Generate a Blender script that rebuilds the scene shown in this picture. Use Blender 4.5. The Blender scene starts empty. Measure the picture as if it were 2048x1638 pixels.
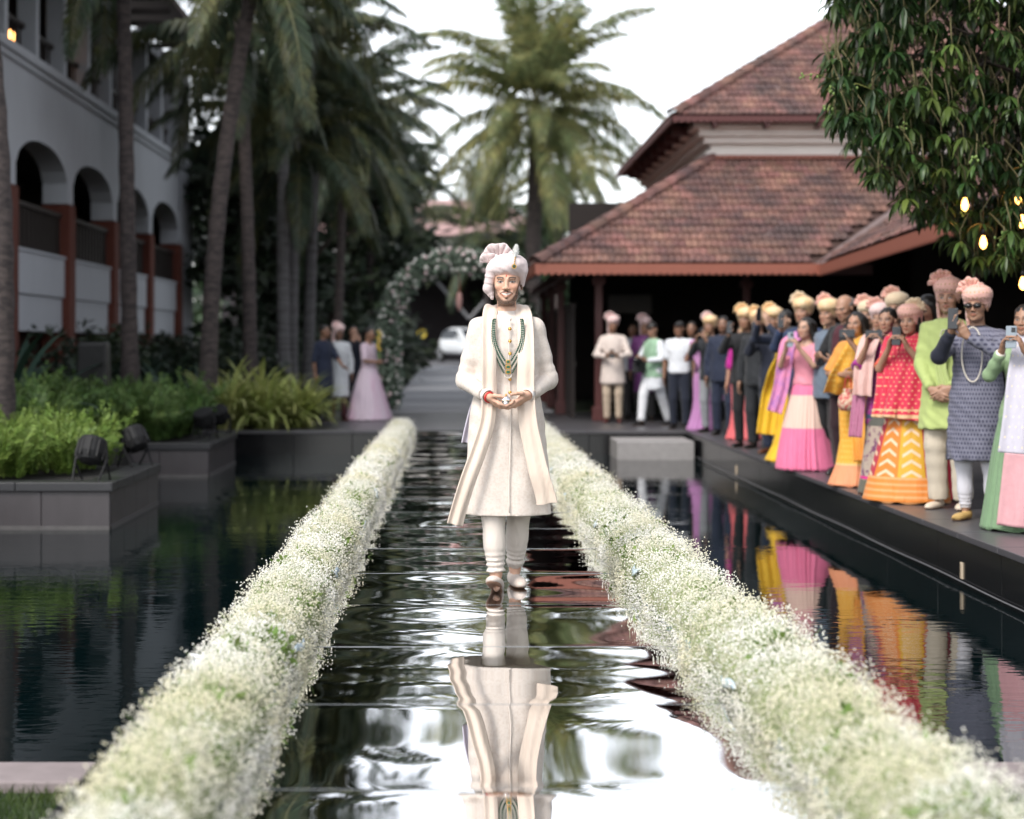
import bpy, math, random
import numpy as np
from mathutils import Vector, Matrix, Euler
random.seed(7); RNG = np.random.default_rng(7)
R = math.radians; PI = math.pi
SC = bpy.context.scene; COL = SC.collection

# ------------------------------------------------------------------ camera
CAM_H = 1.3
cd = bpy.data.cameras.new('camera'); cam = bpy.data.objects.new('camera', cd); COL.objects.link(cam)
cam.location = (0, 0, CAM_H); cam.rotation_euler = (R(90), 0, 0)
cd.sensor_width = 36; cd.lens = 61.5; cd.shift_x = 0.0532; cd.shift_y = -0.063
cd.clip_start = 0.05; cd.clip_end = 3000
cd.dof.use_dof = True; cd.dof.focus_distance = 9.25; cd.dof.aperture_fstop = 1.75
SC.camera = cam
# ------------------------------------------------------------------ sky and sun
SUN_EL, SUN_AZ = R(48), R(218)      # azimuth: clockwise from +Y, where the sun stands
W = bpy.data.worlds.new('World'); SC.world = W; W.use_nodes = True
wn, wl = W.node_tree.nodes, W.node_tree.links
bg = wn['Background']
sky = wn.new('ShaderNodeTexSky'); sky.sky_type = 'NISHITA'; sky.sun_disc = False
sky.sun_elevation = SUN_EL; sky.sun_rotation = SUN_AZ
sky.air_density = 1.0; sky.dust_density = 1.0; sky.ozone_density = 1.5
hs = wn.new('ShaderNodeHueSaturation'); hs.inputs['Saturation'].default_value = 0.22
wl.new(sky.outputs[0], hs.inputs['Color']); wl.new(hs.outputs[0], bg.inputs['Color'])
bg.inputs['Strength'].default_value = 0.13
sd = bpy.data.lights.new('sun', 'SUN'); sd.energy = 1.3; sd.angle = R(20); sd.color = (1, .95, .88)
so = bpy.data.objects.new('sun', sd); COL.objects.link(so)
sdir = Vector((math.sin(SUN_AZ)*math.cos(SUN_EL), math.cos(SUN_AZ)*math.cos(SUN_EL), math.sin(SUN_EL)))
so.rotation_euler = sdir.to_track_quat('Z', 'Y').to_euler(); so.location = (-20, -20, 40)
vs = SC.view_settings; vs.view_transform = 'Standard'; vs.look = 'None'; vs.exposure = 1.32; vs.gamma = 1; vs.use_curve_mapping = False
SC.render.engine = 'CYCLES'
cy = SC.cycles; cy.use_denoising = True; cy.max_bounces = 6; cy.diffuse_bounces = 3; cy.glossy_bounces = 4
cy.transmission_bounces = 4; cy.caustics_reflective = False; cy.caustics_refractive = False; cy.sample_clamp_indirect = 6
try: cy.denoiser = 'OPENIMAGEDENOISE'
except Exception: pass

# ------------------------------------------------------------------ helpers: objects
def link(o, parent=None):
    COL.objects.link(o)
    if parent is not None: o.parent = parent
    return o
def tag(o, label=None, cat=None, group=None, kind=None):
    if label: o['label'] = label
    if cat: o['category'] = cat
    if group: o['group'] = group
    if kind: o['kind'] = kind
    return o
def thing(name, label, cat, loc=(0, 0, 0), rz=0, group=None):
    o = bpy.data.objects.new(name, None); COL.objects.link(o)
    o.empty_display_size = .2; o.location = loc; o.rotation_euler = (0, 0, rz)
    return tag(o, label, cat, group)
def obj(name, me, parent=None, loc=None, rot=None, scale=None):
    o = bpy.data.objects.new(name, me); link(o, parent)
    if loc is not None: o.location = loc
    if rot is not None: o.rotation_euler = rot
    if scale is not None: o.scale = scale if hasattr(scale, '__len__') else (scale,)*3
    return o
def fastmesh(name, V, F, mats=(), smooth=True, midx=None, col=None, uv=None):
    V = np.asarray(V, np.float32).reshape(-1, 3); F = np.asarray(F, np.int32)
    me = bpy.data.meshes.new(name); n, k = F.shape
    me.vertices.add(len(V)); me.vertices.foreach_set('co', V.ravel())
    me.loops.add(n*k); me.loops.foreach_set('vertex_index', F.ravel())
    me.polygons.add(n); me.polygons.foreach_set('loop_start', np.arange(0, n*k, k, dtype=np.int32))
    me.polygons.foreach_set('loop_total', np.full(n, k, np.int32))
    if midx is not None: me.polygons.foreach_set('material_index', np.asarray(midx, np.int32))
    me.polygons.foreach_set('use_smooth', np.full(n, smooth, bool))
    for m in (mats if isinstance(mats, (list, tuple)) else [mats]): me.materials.append(m)
    me.update(calc_edges=True)
    if col is not None:
        a = me.attributes.new('Col', 'FLOAT_COLOR', 'POINT')
        c = np.ones((len(V), 4), np.float32); c[:, :3] = col; a.data.foreach_set('color', c.ravel())
    if uv is not None:
        a = me.attributes.new('tuv', 'FLOAT_VECTOR', 'POINT'); u = np.zeros((len(V), 3), np.float32); u[:, :2] = uv
        a.data.foreach_set('vector', u.ravel())
    return me
class MB:
    def __init__(s): s.v = []; s.f = []; s.m = []
    def add(s, vs, fs, m=0):
        b = len(s.v); s.v += [tuple(p) for p in vs]; s.f += [tuple(i+b for i in f) for f in fs]; s.m += [m]*len(fs); return s
    def box(s, c, size, rz=0, m=0, top=1.0):
        x, y, z = [a/2 for a in size]; ca, sa = math.cos(rz), math.sin(rz); vs = []
        for dz in (-1, 1):
            t = top if dz > 0 else 1
            for dx, dy in ((-1, -1), (1, -1), (1, 1), (-1, 1)):
                px, py = dx*x*t, dy*y*t
                vs.append((c[0]+px*ca-py*sa, c[1]+px*sa+py*ca, c[2]+dz*z))
        return s.add(vs, [(0, 3, 2, 1), (4, 5, 6, 7), (0, 1, 5, 4), (1, 2, 6, 5), (2, 3, 7, 6), (3, 0, 4, 7)], m)
    def span(s, a, b, m=0):
        return s.box([(p+q)/2 for p, q in zip(a, b)], [abs(q-p) for p, q in zip(a, b)], 0, m)
    def tube(s, pts, rs, n=8, m=0, caps=True, sq=None):
        pts = [Vector(p) for p in pts]; rs = rs if hasattr(rs, '__len__') else [rs]*len(pts)
        vs = []; up = Vector((0, 0, 1)); prev = None
        for i, p in enumerate(pts):
            t = (pts[min(i+1, len(pts)-1)]-pts[max(i-1, 0)]).normalized()
            if prev is None:
                prev = t.orthogonal().normalized() if abs(t.dot(up)) > .95 else t.cross(up).normalized()
            a = (prev - t*prev.dot(t)).normalized(); b = t.cross(a); prev = a
            for k in range(n):
                an = 2*PI*k/n; vs.append(p+(a*math.cos(an)+b*math.sin(an)*(sq or 1))*rs[i])
        fs = [(i*n+k, i*n+(k+1) % n, (i+1)*n+(k+1) % n, (i+1)*n+k) for i in range(len(pts)-1) for k in range(n)]
        if caps: fs += [tuple(range(n))[::-1], tuple((len(pts)-1)*n+k for k in range(n))]
        return s.add(vs, fs, m)
    def lathe(s, prof, c=(0, 0, 0), n=16, m=0, axis='z'):
        vs = []
        for r, h in prof:
            for k in range(n):
                a = 2*PI*k/n; x, y = r*math.cos(a), r*math.sin(a)
                q = {'z': (x, y, h), 'y': (x, h, y), 'x': (h, x, y)}[axis]
                vs.append((c[0]+q[0], c[1]+q[1], c[2]+q[2]))
        L = len(prof)
        fs = [(i*n+k, i*n+(k+1) % n, (i+1)*n+(k+1) % n, (i+1)*n+k) for i in range(L-1) for k in range(n)]
        fs += [tuple(range(n))[::-1], tuple((L-1)*n+k for k in range(n))]
        return s.add(vs, fs, m)
    def xform(s, M):
        s.v = [tuple(M @ Vector(p)) for p in s.v]; return s
    def mesh(s, name, mats, smooth=False):
        me = bpy.data.meshes.new(name); me.from_pydata(s.v, [], s.f)
        for m in (mats if isinstance(mats, (list, tuple)) else [mats]): me.materials.append(m)
        me.polygons.foreach_set('material_index', s.m); me.polygons.foreach_set('use_smooth', [smooth]*len(s.f))
        me.update(); return me
    def build(s, name, mats, parent=None, smooth=False, bev=0, **k):
        o = obj(name, s.mesh(name, mats, smooth), parent, **k)
        if bev:
            b = o.modifiers.new('bevel', 'BEVEL'); b.width = bev; b.segments = 2; b.limit_method = 'ANGLE'
        return o
# ------------------------------------------------------------------ helpers: materials
def nd(nt, t, **k):
    n = nt.nodes.new(t)
    for a, v in k.items():
        if a in n.inputs: n.inputs[a].default_value = v
        else: setattr(n, a, v)
    return n
def rgba(c): return (c[0], c[1], c[2], 1)
def mixrgb(nt, fac, a, b, mode='MIX'):
    n = nt.nodes.new('ShaderNodeMix'); n.data_type = 'RGBA'; n.blend_type = mode
    for s, v in ((n.inputs[0], fac), (n.inputs[6], a), (n.inputs[7], b)):
        if hasattr(v, 'links'): nt.links.new(v, s)
        else: s.default_value = v if not isinstance(v, (tuple, list)) else rgba(v)
    return n.outputs[2]
def mth(nt, op, a, b=None, c=None, clamp=False):
    n = nt.nodes.new('ShaderNodeMath'); n.operation = op; n.use_clamp = clamp
    for i, v in enumerate((a, b, c)):
        if v is None: continue
        if hasattr(v, 'links'): nt.links.new(v, n.inputs[i])
        else: n.inputs[i].default_value = v
    return n.outputs[0]
def M(name, col, rough=.7, metal=0, spec=.5, var=.0, vscale=4, stretch=(1, 1, 1), col2=None, v2=(.45, .65), bump=0, bscale=60,
      bdist=.01, sheen=0, sss=0, coat=0, emit=0, rand=0, attr=None, trans=0, extra=None, crease=0, cscale=(9, 9, 2.2)):
    m = bpy.data.materials.new(name); m.use_nodes = True; nt = m.node_tree; b = nt.nodes['Principled BSDF']; L = nt.links
    b.inputs['Roughness'].default_value = rough; b.inputs['Metallic'].default_value = metal
    b.inputs['Specular IOR Level'].default_value = spec
    tc = nt.nodes.new('ShaderNodeTexCoord'); mp = nd(nt, 'ShaderNodeMapping'); mp.inputs['Scale'].default_value = stretch
    L.new(tc.outputs['Object'], mp.inputs[0])
    if attr:
        at = nt.nodes.new('ShaderNodeAttribute'); at.attribute_name = attr; c = at.outputs['Color']
    else:
        rg = nt.nodes.new('ShaderNodeRGB'); rg.outputs[0].default_value = rgba(col); c = rg.outputs[0]
    if col2 is not None:
        n = nd(nt, 'ShaderNodeTexNoise', Scale=vscale, Detail=5.0, Roughness=.6); L.new(mp.outputs[0], n.inputs['Vector'])
        rp = nt.nodes.new('ShaderNodeMapRange'); rp.inputs[1].default_value = v2[0]; rp.inputs[2].default_value = v2[1]
        L.new(n.outputs[0], rp.inputs[0]); c = mixrgb(nt, rp.outputs[0], c, col2)
    if var:
        n = nd(nt, 'ShaderNodeTexNoise', Scale=vscale*2.3, Detail=6.0, Roughness=.65); L.new(mp.outputs[0], n.inputs['Vector'])
        v = mth(nt, 'MULTIPLY_ADD', n.outputs[0], 4*var, 1-2*var)
        hs = nt.nodes.new('ShaderNodeHueSaturation'); L.new(v, hs.inputs['Value']); L.new(c, hs.inputs['Color']); c = hs.outputs[0]
    if rand:
        oi = nt.nodes.new('ShaderNodeObjectInfo'); ge = nt.nodes.new('ShaderNodeNewGeometry')
        s = mth(nt, 'FRACT', mth(nt, 'ADD', oi.outputs['Random'], ge.outputs['Random Per Island']))
        hs = nt.nodes.new('ShaderNodeHueSaturation'); L.new(mth(nt, 'MULTIPLY_ADD', s, 2*rand, 1-rand), hs.inputs['Value'])
        s2 = mth(nt, 'FRACT', mth(nt, 'MULTIPLY', s, 7.31)); L.new(mth(nt, 'MULTIPLY_ADD', s2, rand*.08, .5-rand*.04), hs.inputs['Hue'])
        L.new(c, hs.inputs['Color']); c = hs.outputs[0]
    if extra: c = extra(nt, tc, c, b) or c
    L.new(c, b.inputs['Base Color'])
    if bump:
        n = nd(nt, 'ShaderNodeTexNoise', Scale=bscale, Detail=3.0); L.new(mp.outputs[0], n.inputs['Vector'])
        bp = nd(nt, 'ShaderNodeBump', Strength=bump, Distance=bdist); L.new(n.outputs[0], bp.inputs['Height']); L.new(bp.outputs[0], b.inputs['Normal'])
    if crease:
        m2 = nd(nt, 'ShaderNodeMapping'); m2.inputs['Scale'].default_value = cscale; L.new(tc.outputs['Object'], m2.inputs[0])
        n = nd(nt, 'ShaderNodeTexNoise', Scale=1.0, Detail=3.0, Roughness=.55, Distortion=.6); L.new(m2.outputs[0], n.inputs['Vector'])
        bp2 = nd(nt, 'ShaderNodeBump', Strength=crease, Distance=.035); L.new(n.outputs[0], bp2.inputs['Height'])
        if bump: L.new(bp2.outputs[0], bp.inputs['Normal'])
        else: L.new(bp2.outputs[0], b.inputs['Normal'])
    if sheen: b.inputs['Sheen Weight'].default_value = sheen
    if sss:
        b.inputs['Subsurface Weight'].default_value = sss; b.inputs['Subsurface Radius'].default_value = (.012, .005, .003)
        b.inputs['Subsurface Scale'].default_value = 1
    if coat: b.inputs['Coat Weight'].default_value = coat
    if trans: b.inputs['Transmission Weight'].default_value = trans
    if emit:
        b.inputs['Emission Color'].default_value = rgba(col); b.inputs['Emission Strength'].default_value = emit
    return m
def leafmat(name, col, col2, rand=.3, rough=.5, tl=.25):
    m = M(name, col, rough=rough, col2=col2, vscale=1.3, rand=rand, spec=.35)
    nt = m.node_tree; b = nt.nodes['Principled BSDF']; out = nt.nodes['Material Output']
    t = nt.nodes.new('ShaderNodeBsdfTranslucent'); src = b.inputs['Base Color'].links[0].from_socket
    nt.links.new(src, t.inputs[0]); mx = nt.nodes.new('ShaderNodeMixShader'); mx.inputs[0].default_value = tl
    nt.links.new(b.outputs[0], mx.inputs[1]); nt.links.new(t.outputs[0], mx.inputs[2]); nt.links.new(mx.outputs[0], out.inputs[0])
    return m
def joints(scale_z=1.0): pass

MAT = {}
MAT['granite'] = M('dark granite', (.030, .030, .033), .32, var=.12, vscale=30, bump=.05, bscale=200)
MAT['granite_top'] = M('honed granite', (.075, .072, .078), .38, var=.12, vscale=12, bump=.1, bscale=150)
MAT['black_stone'] = M('polished black stone', (.010, .010, .011), .14, var=.2, vscale=20)
MAT['planter'] = M('planter slate', (.052, .046, .049), .42, var=.14, vscale=3, stretch=(1, 1, .35), bump=.15, bscale=40)
MAT['coping'] = M('planter coping', (.026, .026, .029), .35, var=.15, vscale=12)
MAT['paleblock'] = M('pale stone', (.30, .285, .28), .6, var=.12, vscale=6)
MAT['soil'] = M('soil', (.012, .010, .008), .95, var=.3, vscale=12, bump=.6, bscale=30)
MAT['grass_ground'] = M('lawn ground', (.020, .035, .010), .95, var=.3, vscale=6)
MAT['paving'] = M('pale paving', (.34, .34, .36), .6, var=.1, vscale=1.2)
MAT['paving2'] = M('grey paving', (.25, .25, .27), .6, var=.1, vscale=1.2)
MAT['kerb'] = M('kerb stone', (.24, .20, .20), .7, var=.15, vscale=4)
MAT['white_wall'] = M('lime plaster', (.46, .48, .52), .85, var=.05, vscale=.8, stretch=(1, 1, .4), bump=.06, bscale=25)
MAT['red_wall'] = M('red oxide plaster', (.115, .028, .016), .8, var=.12, vscale=2.5, bump=.1, bscale=30)
MAT['dark_wood'] = M('dark wood', (.018, .010, .008), .6, var=.2, vscale=3, stretch=(6, 6, 1))
MAT['red_wood'] = M('red painted wood', (.26, .085, .055), .55, var=.12, vscale=4, stretch=(1, 4, 4))
MAT['post_wood'] = M('maroon post', (.085, .022, .020), .5, var=.1, vscale=5)
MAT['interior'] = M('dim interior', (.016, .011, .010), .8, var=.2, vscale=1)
MAT['cream_wall'] = M('cream cornice', (.78, .72, .67), .8, var=.05, vscale=2, stretch=(1, 1, 3))
MAT['underlay'] = M('roof underlay', (.05, .025, .02), .9)
MAT['metal_dark'] = M('black metal', (.012, .012, .013), .4, spec=.5)
MAT['mirror'] = M('wet mirror sheet', (.80, .80, .81), .015, metal=1, var=.02, vscale=2)
MAT['strip'] = M('seam strip', (.30, .31, .32), .35, metal=1)

def tile_extra(nt, tc, c, b):
    L = nt.links
    n = nd(nt, 'ShaderNodeTexNoise', Scale=1.1, Detail=6.0, Roughness=.65); ge = nt.nodes.new('ShaderNodeNewGeometry')
    L.new(ge.outputs['Position'], n.inputs['Vector'])
    rp = nt.nodes.new('ShaderNodeMapRange'); rp.inputs[1].default_value = .42; rp.inputs[2].default_value = .62; L.new(n.outputs[0], rp.inputs[0])
    c = mixrgb(nt, mth(nt, 'MULTIPLY', rp.outputs[0], .85), c, (.050, .034, .036))
    n2 = nd(nt, 'ShaderNodeTexNoise', Scale=7.0, Detail=3.0, Roughness=.6); L.new(ge.outputs['Position'], n2.inputs['Vector'])
    rp = nt.nodes.new('ShaderNodeMapRange'); rp.inputs[1].default_value = .66; rp.inputs[2].default_value = .74; L.new(n2.outputs[0], rp.inputs[0])
    return mixrgb(nt, mth(nt, 'MULTIPLY', rp.outputs[0], .6), c, (.42, .33, .31))
MAT['tile'] = M('clay roof tile', (.185, .090, .072), .75, var=.2, vscale=8, rand=.34, bump=.3, bscale=50, extra=tile_extra)

def water_mat():
    m = bpy.data.materials.new('pool water'); m.use_nodes = True; nt = m.node_tree; b = nt.nodes['Principled BSDF']; L = nt.links
    b.inputs['Base Color'].default_value = (.0016, .0055, .0062, 1); b.inputs['Roughness'].default_value = .015; b.inputs['IOR'].default_value = 1.33
    tc = nt.nodes.new('ShaderNodeTexCoord'); mp = nd(nt, 'ShaderNodeMapping'); mp.inputs['Scale'].default_value = (1.0, 2.2, 1); L.new(tc.outputs['Object'], mp.inputs[0])
    n = nd(nt, 'ShaderNodeTexNoise', Scale=4.5, Detail=3.0, Roughness=.5); L.new(mp.outputs[0], n.inputs['Vector'])
    n2 = nd(nt, 'ShaderNodeTexNoise', Scale=.5, Detail=1.0); L.new(mp.outputs[0], n2.inputs['Vector'])
    h = mth(nt, 'MULTIPLY', n.outputs[0], mth(nt, 'MULTIPLY_ADD', n2.outputs[0], 2.2, -.6, clamp=True))
    bp = nd(nt, 'ShaderNodeBump', Strength=1.0, Distance=.0035); L.new(h, bp.inputs['Height']); L.new(bp.outputs[0], b.inputs['Normal'])
    return m
MAT['water'] = water_mat()

# ------------------------------------------------------------------ the setting: ground, pool, decks, walkway
WZ = -0.37                                  # water level
def structure(name, mb, mats, **k): return tag(mb.build(name, mats, **k), kind='structure')
structure('ground', MB().box((0, 300, -1.0), (1600, 1600, .2)), MAT['soil'])
m = MB(); m.v = [(-30, 6.6, WZ), (3.52, 6.6, WZ), (3.52, 26.7, WZ), (-30, 26.7, WZ)]; m.f = [(0, 1, 2, 3)]; m.m = [0]
structure('pool_water', m, MAT['water'])
m = MB(); m.v = [(3.52, 6.6, WZ+.0), (9, 6.6, WZ+.0), (9, 9.0, WZ), (3.52, 9, WZ)]; m.f = [(0, 1, 2, 3)]; m.m = [0]
# lawn before the pool
structure('lawn', MB().span((-20, -3, -.9), (20, 6.42, -.345)), MAT['grass_ground'])
k = tag(obj('pool_kerb', None), kind='structure')
for i in range(-14, 14):
    if -1.25 < i*1.2+.6 < 1.4: continue
    MB().span((i*1.2+.004, 6.42, -.9), (i*1.2+1.196, 6.72, -.30)).build('kerb_stone', MAT['kerb'], k, bev=.01)
# right deck: body, coping slabs, wall panels, paving slabs
DX = 3.5
deck = structure('deck', MB().span((DX+.05, 4.0, -.9), (40, 60, -.035)), MAT['granite_top'])
y = 6.75
while y < 26.5:
    MB().span((DX-.03, y+.004, -.045), (DX+.40, y+.896, 0)).build('coping_slab', MAT['granite_top'], deck, bev=.006)
    for cx in range(2):
        MB().span((DX+.405+cx*.6, y+.003, -.034), (DX+1.0+cx*.6, y+.897, -.002)).build('paving_slab', MAT['granite_top'], deck, bev=.004)
    y += .9
y = 6.75
while y < 26.5:
    e = min(y+1.5, 26.55)
    MB().span((DX, y+.004, -.9), (DX+.049, e-.004, -.047)).build('wall_panel', MAT['black_stone'], deck, bev=.003); y += 1.5
MB().span((DX+1.6, 6, -.036), (40, 60, -.006)).build('paving', MAT['granite_top'], deck)
mc = MB(); mc.tube([(DX-.02, yy, WZ+.035+.004*math.sin(yy*2.1)) for yy in np.arange(6.8, 26.5, .4)], .005, 6)
tag(mc.build('cable', M('grey cable', (.16, .16, .17), .5), smooth=True), 'thin grey cable running along the right pool wall just above water', 'cable')
for i, (yy, zz) in enumerate(((12.13, -.265), (21.95, -.27))):
    t = thing('wall_plaque', ('cream plaque on black pool wall below the patterned kurta man' if i == 0 else 'small cream plaque on pool wall far back below the yellow saree'), 'plaque', (DX-.004, yy, zz))
    MB().box((0, 0, 0), (.012, .055, .115)).build('plate', M('cream plate', (.55, .45, .33), .6, var=.12, vscale=30), t, bev=.004)
    MB().box((-.008, 0, .0), (.006, .006, .1)).build('groove', M('plate groove', (.3, .24, .18), .6), t)
# back deck and path behind the pool
back = structure('back_deck', MB().span((-60, 26.66, -.9), (DX+.05, 34, -.03)), MAT['granite_top'])
x = -7.0
while x < 3.4:
    MB().span((x+.004, 26.6, -.05), (x+.896, 27.1, 0)).build('coping_slab', MAT['granite_top'], back, bev=.006)
    MB().span((x+.004, 26.62, -.9), (x+.896, 26.659, -.052)).build('wall_panel', MAT['black_stone'], back, bev=.003)
    x += .9
MB().span((-60, 27.104, -.031), (DX+.04, 34, -.002)).build('paving', MAT['granite_top'], back)
MB().span((2.32, 25.4, -.9), (3.44, 26.6, -.10)).build('step_block', MAT['paleblock'], back, bev=.012)
# land behind: gentle rise
def sheet(name, xs, ys, zf, mat, kind='structure', parent=None):
    V = [(x, y, zf(x, y)) for y in ys for x in xs]; n = len(xs)
    F = [(j*n+i, j*n+i+1, (j+1)*n+i+1, (j+1)*n+i) for j in range(len(ys)-1) for i in range(n-1)]
    return tag(obj(name, fastmesh(name, V, F, mat), parent), kind=kind)
rise = lambda x, y: -.012+.5*max(0, min(1, (y-36)/44))
sheet('garden_ground', [-700, -100, -30, -8, -4, 0, 4, 8, 30, 100, 700], [33.9, 36, 40, 50, 60, 70, 80, 100, 200, 500, 1400], lambda x, y: rise(x, y)-.02, MAT['grass_ground'])
path = sheet('path', [-1.45, 1.9], [33.9, 36, 40, 46, 52, 60, 70, 80, 90], lambda x, y: rise(x, y)+.004, MAT['paving2'])
for j in range(10):
    y0 = 34.2+j*2.3
    for i in range(2):
        x0 = -1.35+i*1.62
        vsx = [(x0, y0), (x0+1.58, y0), (x0+1.58, y0+2.2), (x0, y0+2.2)]
        mm = MB(); mm.add([(a, b_, rise(a, b_)+.012) for a, b_ in vsx]+[(a, b_, rise(a, b_)-.02) for a, b_ in vsx], [(0, 1, 2, 3), (0, 4, 5, 1), (1, 5, 6, 2), (2, 6, 7, 3), (3, 7, 4, 0)])
        mm.build('paving_slab', MAT['paving'] if (i+j) % 2 else MAT['paving2'], path)
sheet('driveway', [-30, 30], [72, 80, 100], lambda x, y: rise(x, y)+.010, M('asphalt', (.10, .10, .11), .8, var=.1))
structure('left_garden', MB().span((-60, 10, -.9), (-4.6, 26.66, .04)), MAT['soil'])

# walkway: mirror sheets laid end to end on a low platform
WX0, WX1 = -1.13, 1.40
walk = structure('walkway', MB().span((WX0+.02, 2.0, -.9), (WX1-.02, 26.55, -.02)), MAT['granite'])
def panel_mesh(y0, y1, seed):
    rg = np.random.default_rng(seed); nx, ny = 76, 44
    X, Y = np.meshgrid(np.linspace(WX0, WX1, nx), np.linspace(y0, y1, ny))
    Z = np.zeros_like(X); u = (Y-y0)/(y1-y0)*2-1; v = (X-WX0)/(WX1-WX0)*2-1
    for i in range(9):
        wl = rg.uniform(.28, 1.1); a = rg.normal(PI/2, .75); ph = rg.uniform(0, 6.28)
        Z += .00085*wl*rg.uniform(.4, 1)*np.sin(2*PI/wl*(X*math.cos(a)+Y*math.sin(a))+ph)
    Z += .0016*(u*u-1)*rg.uniform(.2, 1.1)+u*rg.normal(0, .0011)+v*rg.normal(0, .0007)
    edge = np.clip((1-np.abs(u))*8, 0, 1); Z = Z*(.35+.65*edge)
    V = np.stack([X, Y, Z], -1).reshape(-1, 3); I = np.arange(nx*ny).reshape(ny, nx)
    F = np.stack([I[:-1, :-1], I[:-1, 1:], I[1:, 1:], I[1:, :-1]], -1).reshape(-1, 4)
    return fastmesh('panel', V, F, MAT['mirror'])
yb = 8.75-1.21*5
for i in range(20):
    y0 = yb+1.21*i; y1 = min(y0+1.205, 26.5)
    if y1-y0 < .2: break
    obj('panel', panel_mesh(y0, y1, 100+i), walk)
    MB().box(((WX0+WX1)/2, y0-.003, -.001), (WX1-WX0, .004, .004)).build('seam', MAT['strip'], walk)
# ------------------------------------------------------------------ left hotel wing with arches
FX = -7.5; BAY = 4.43; PW = .48
hotel = thing('hotel_wing', 'white two-storey hotel wing with arches and red lower piers on the left', 'building', (FX, 34, 0))
def hp(name, mb, mat, parent=None, **k):          # geometry written in world metres, wing origin at (FX,34,0)
    mb.v = [(a-FX, b-34, c) for a, b, c in mb.v]; return mb.build(name, mat, parent or hotel, **k)
Zfl, Zpar, Zspr, Zarch, Zled = 2.2, 2.94, 4.02, 4.95, 6.38
y1s = [34.13-.48+BAY*i for i in range(-4, 4)]      # near faces of the piers
for i, y0 in enumerate(y1s):
    hp('pier', MB().span((FX-PW, y0, Zspr), (FX, y0+PW, Zspr+.9)), MAT['white_wall'])
    hp('pier_base', MB().span((FX-PW-.03, y0-.03, -.1), (FX+.05, y0+PW+.03, Zspr-.02)), MAT['red_wall'], bev=.03)
    if i == len(y1s)-1: break
    a, b = y0+PW, y0+BAY
    hp('parapet', MB().span((FX-.20, a, Zfl), (FX-.05, b, Zpar)), MAT['white_wall'], bev=.01)
    hp('parapet_cap', MB().span((FX-.24, a, Zpar), (FX-.02, b, Zpar+.05)), MAT['white_wall'])
    m = MB()                                       # railing screen of dark bars above the parapet
    for j in range(13):
        yy = a+(j+.5)*(b-a)/13; m.box((FX-.14, yy, Zpar+.42), (.03, .05, .78))
    m.span((FX-.17, a, Zpar+.80), (FX-.10, b, Zpar+.88)); m.span((FX-.19, a, Zpar+.05), (FX-.17, b, Zpar+.8))
    hp('railing', m, MAT['dark_wood'])
    # arch spandrel with a soffit
    n = 20; fr = []; m = MB()
    def arch(t): return Zspr+.38+(Zarch-Zspr-.38)*max(0., 1-abs(2*t-1)**2.3)**.62
    ts = [j/n for j in range(n+1)]; top = Zled-.16; V = []
    for t in ts:
        yy = a+t*(b-a); za = arch(t)
        V += [(FX, yy, za), (FX, yy, top), (FX-PW, yy, za), (FX-PW, yy, top)]
    F = []
    for j in range(n):
        p, q = j*4, j*4+4
        F += [(p, q, q+1, p+1), (p+2, p+3, q+3, q+2), (p, p+2, q+2, q)]
    F += [(0, 1, 3, 2), (n*4, n*4+2, n*4+3, n*4+1)]
    m.add(V, F); hp('arch_wall', m, MAT['white_wall'])
    hp('pier_head', MB().span((FX-PW+.001, y0, Zspr+.9), (FX-.001, y0+PW, Zled-.16)), MAT['white_wall'])
    # jambs up to the springing are the piers; dark room behind
    hp('room_door', MB().span((FX-3.0, a+.9, Zfl), (FX-2.9, a+2.1, Zfl+2.1)), MAT['post_wood'])
ya, yb_ = y1s[0], y1s[-1]+PW
m = MB().span((FX-PW, yb_, -.1), (FX, 49.6, Zled-.16)); hp('end_wall', m, MAT['white_wall'])
hp('ledge', MB().span((FX-.6, ya, Zled-.16), (FX+.10, 49.7, Zled)).span((FX-.6, ya, Zled-.28), (FX+.05, 49.65, Zled-.16)), MAT['white_wall'], bev=.015)
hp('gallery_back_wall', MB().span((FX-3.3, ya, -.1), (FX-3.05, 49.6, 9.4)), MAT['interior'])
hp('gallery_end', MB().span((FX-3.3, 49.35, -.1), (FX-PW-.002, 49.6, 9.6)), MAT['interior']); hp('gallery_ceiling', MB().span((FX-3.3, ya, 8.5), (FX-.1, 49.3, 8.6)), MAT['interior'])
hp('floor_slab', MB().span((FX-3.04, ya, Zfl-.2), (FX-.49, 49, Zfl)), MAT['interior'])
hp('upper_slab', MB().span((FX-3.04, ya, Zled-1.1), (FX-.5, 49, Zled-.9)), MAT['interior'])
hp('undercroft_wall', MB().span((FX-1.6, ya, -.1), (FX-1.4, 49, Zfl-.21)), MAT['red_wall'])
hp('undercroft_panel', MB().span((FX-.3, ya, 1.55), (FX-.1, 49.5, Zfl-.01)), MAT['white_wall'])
for i, y0 in enumerate(y1s):
    for q, off in enumerate((0.0, 2.2)):
        yy = y0+off
        hp('gallery_post', MB().span((FX-.42, yy, Zled), (FX-.06, yy+.22, 9.0)), MAT['white_wall'], bev=.02)
    m = MB(); 
    for j in range(16): m.box((FX-.3, y0+.3+j*BAY/16, Zled+.3), (.03, .04, .6))
    m.span((FX-.34, y0, Zled+.6), (FX-.26, y0+BAY, Zled+.68)); hp('gallery_rail', m, MAT['dark_wood'])
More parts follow.
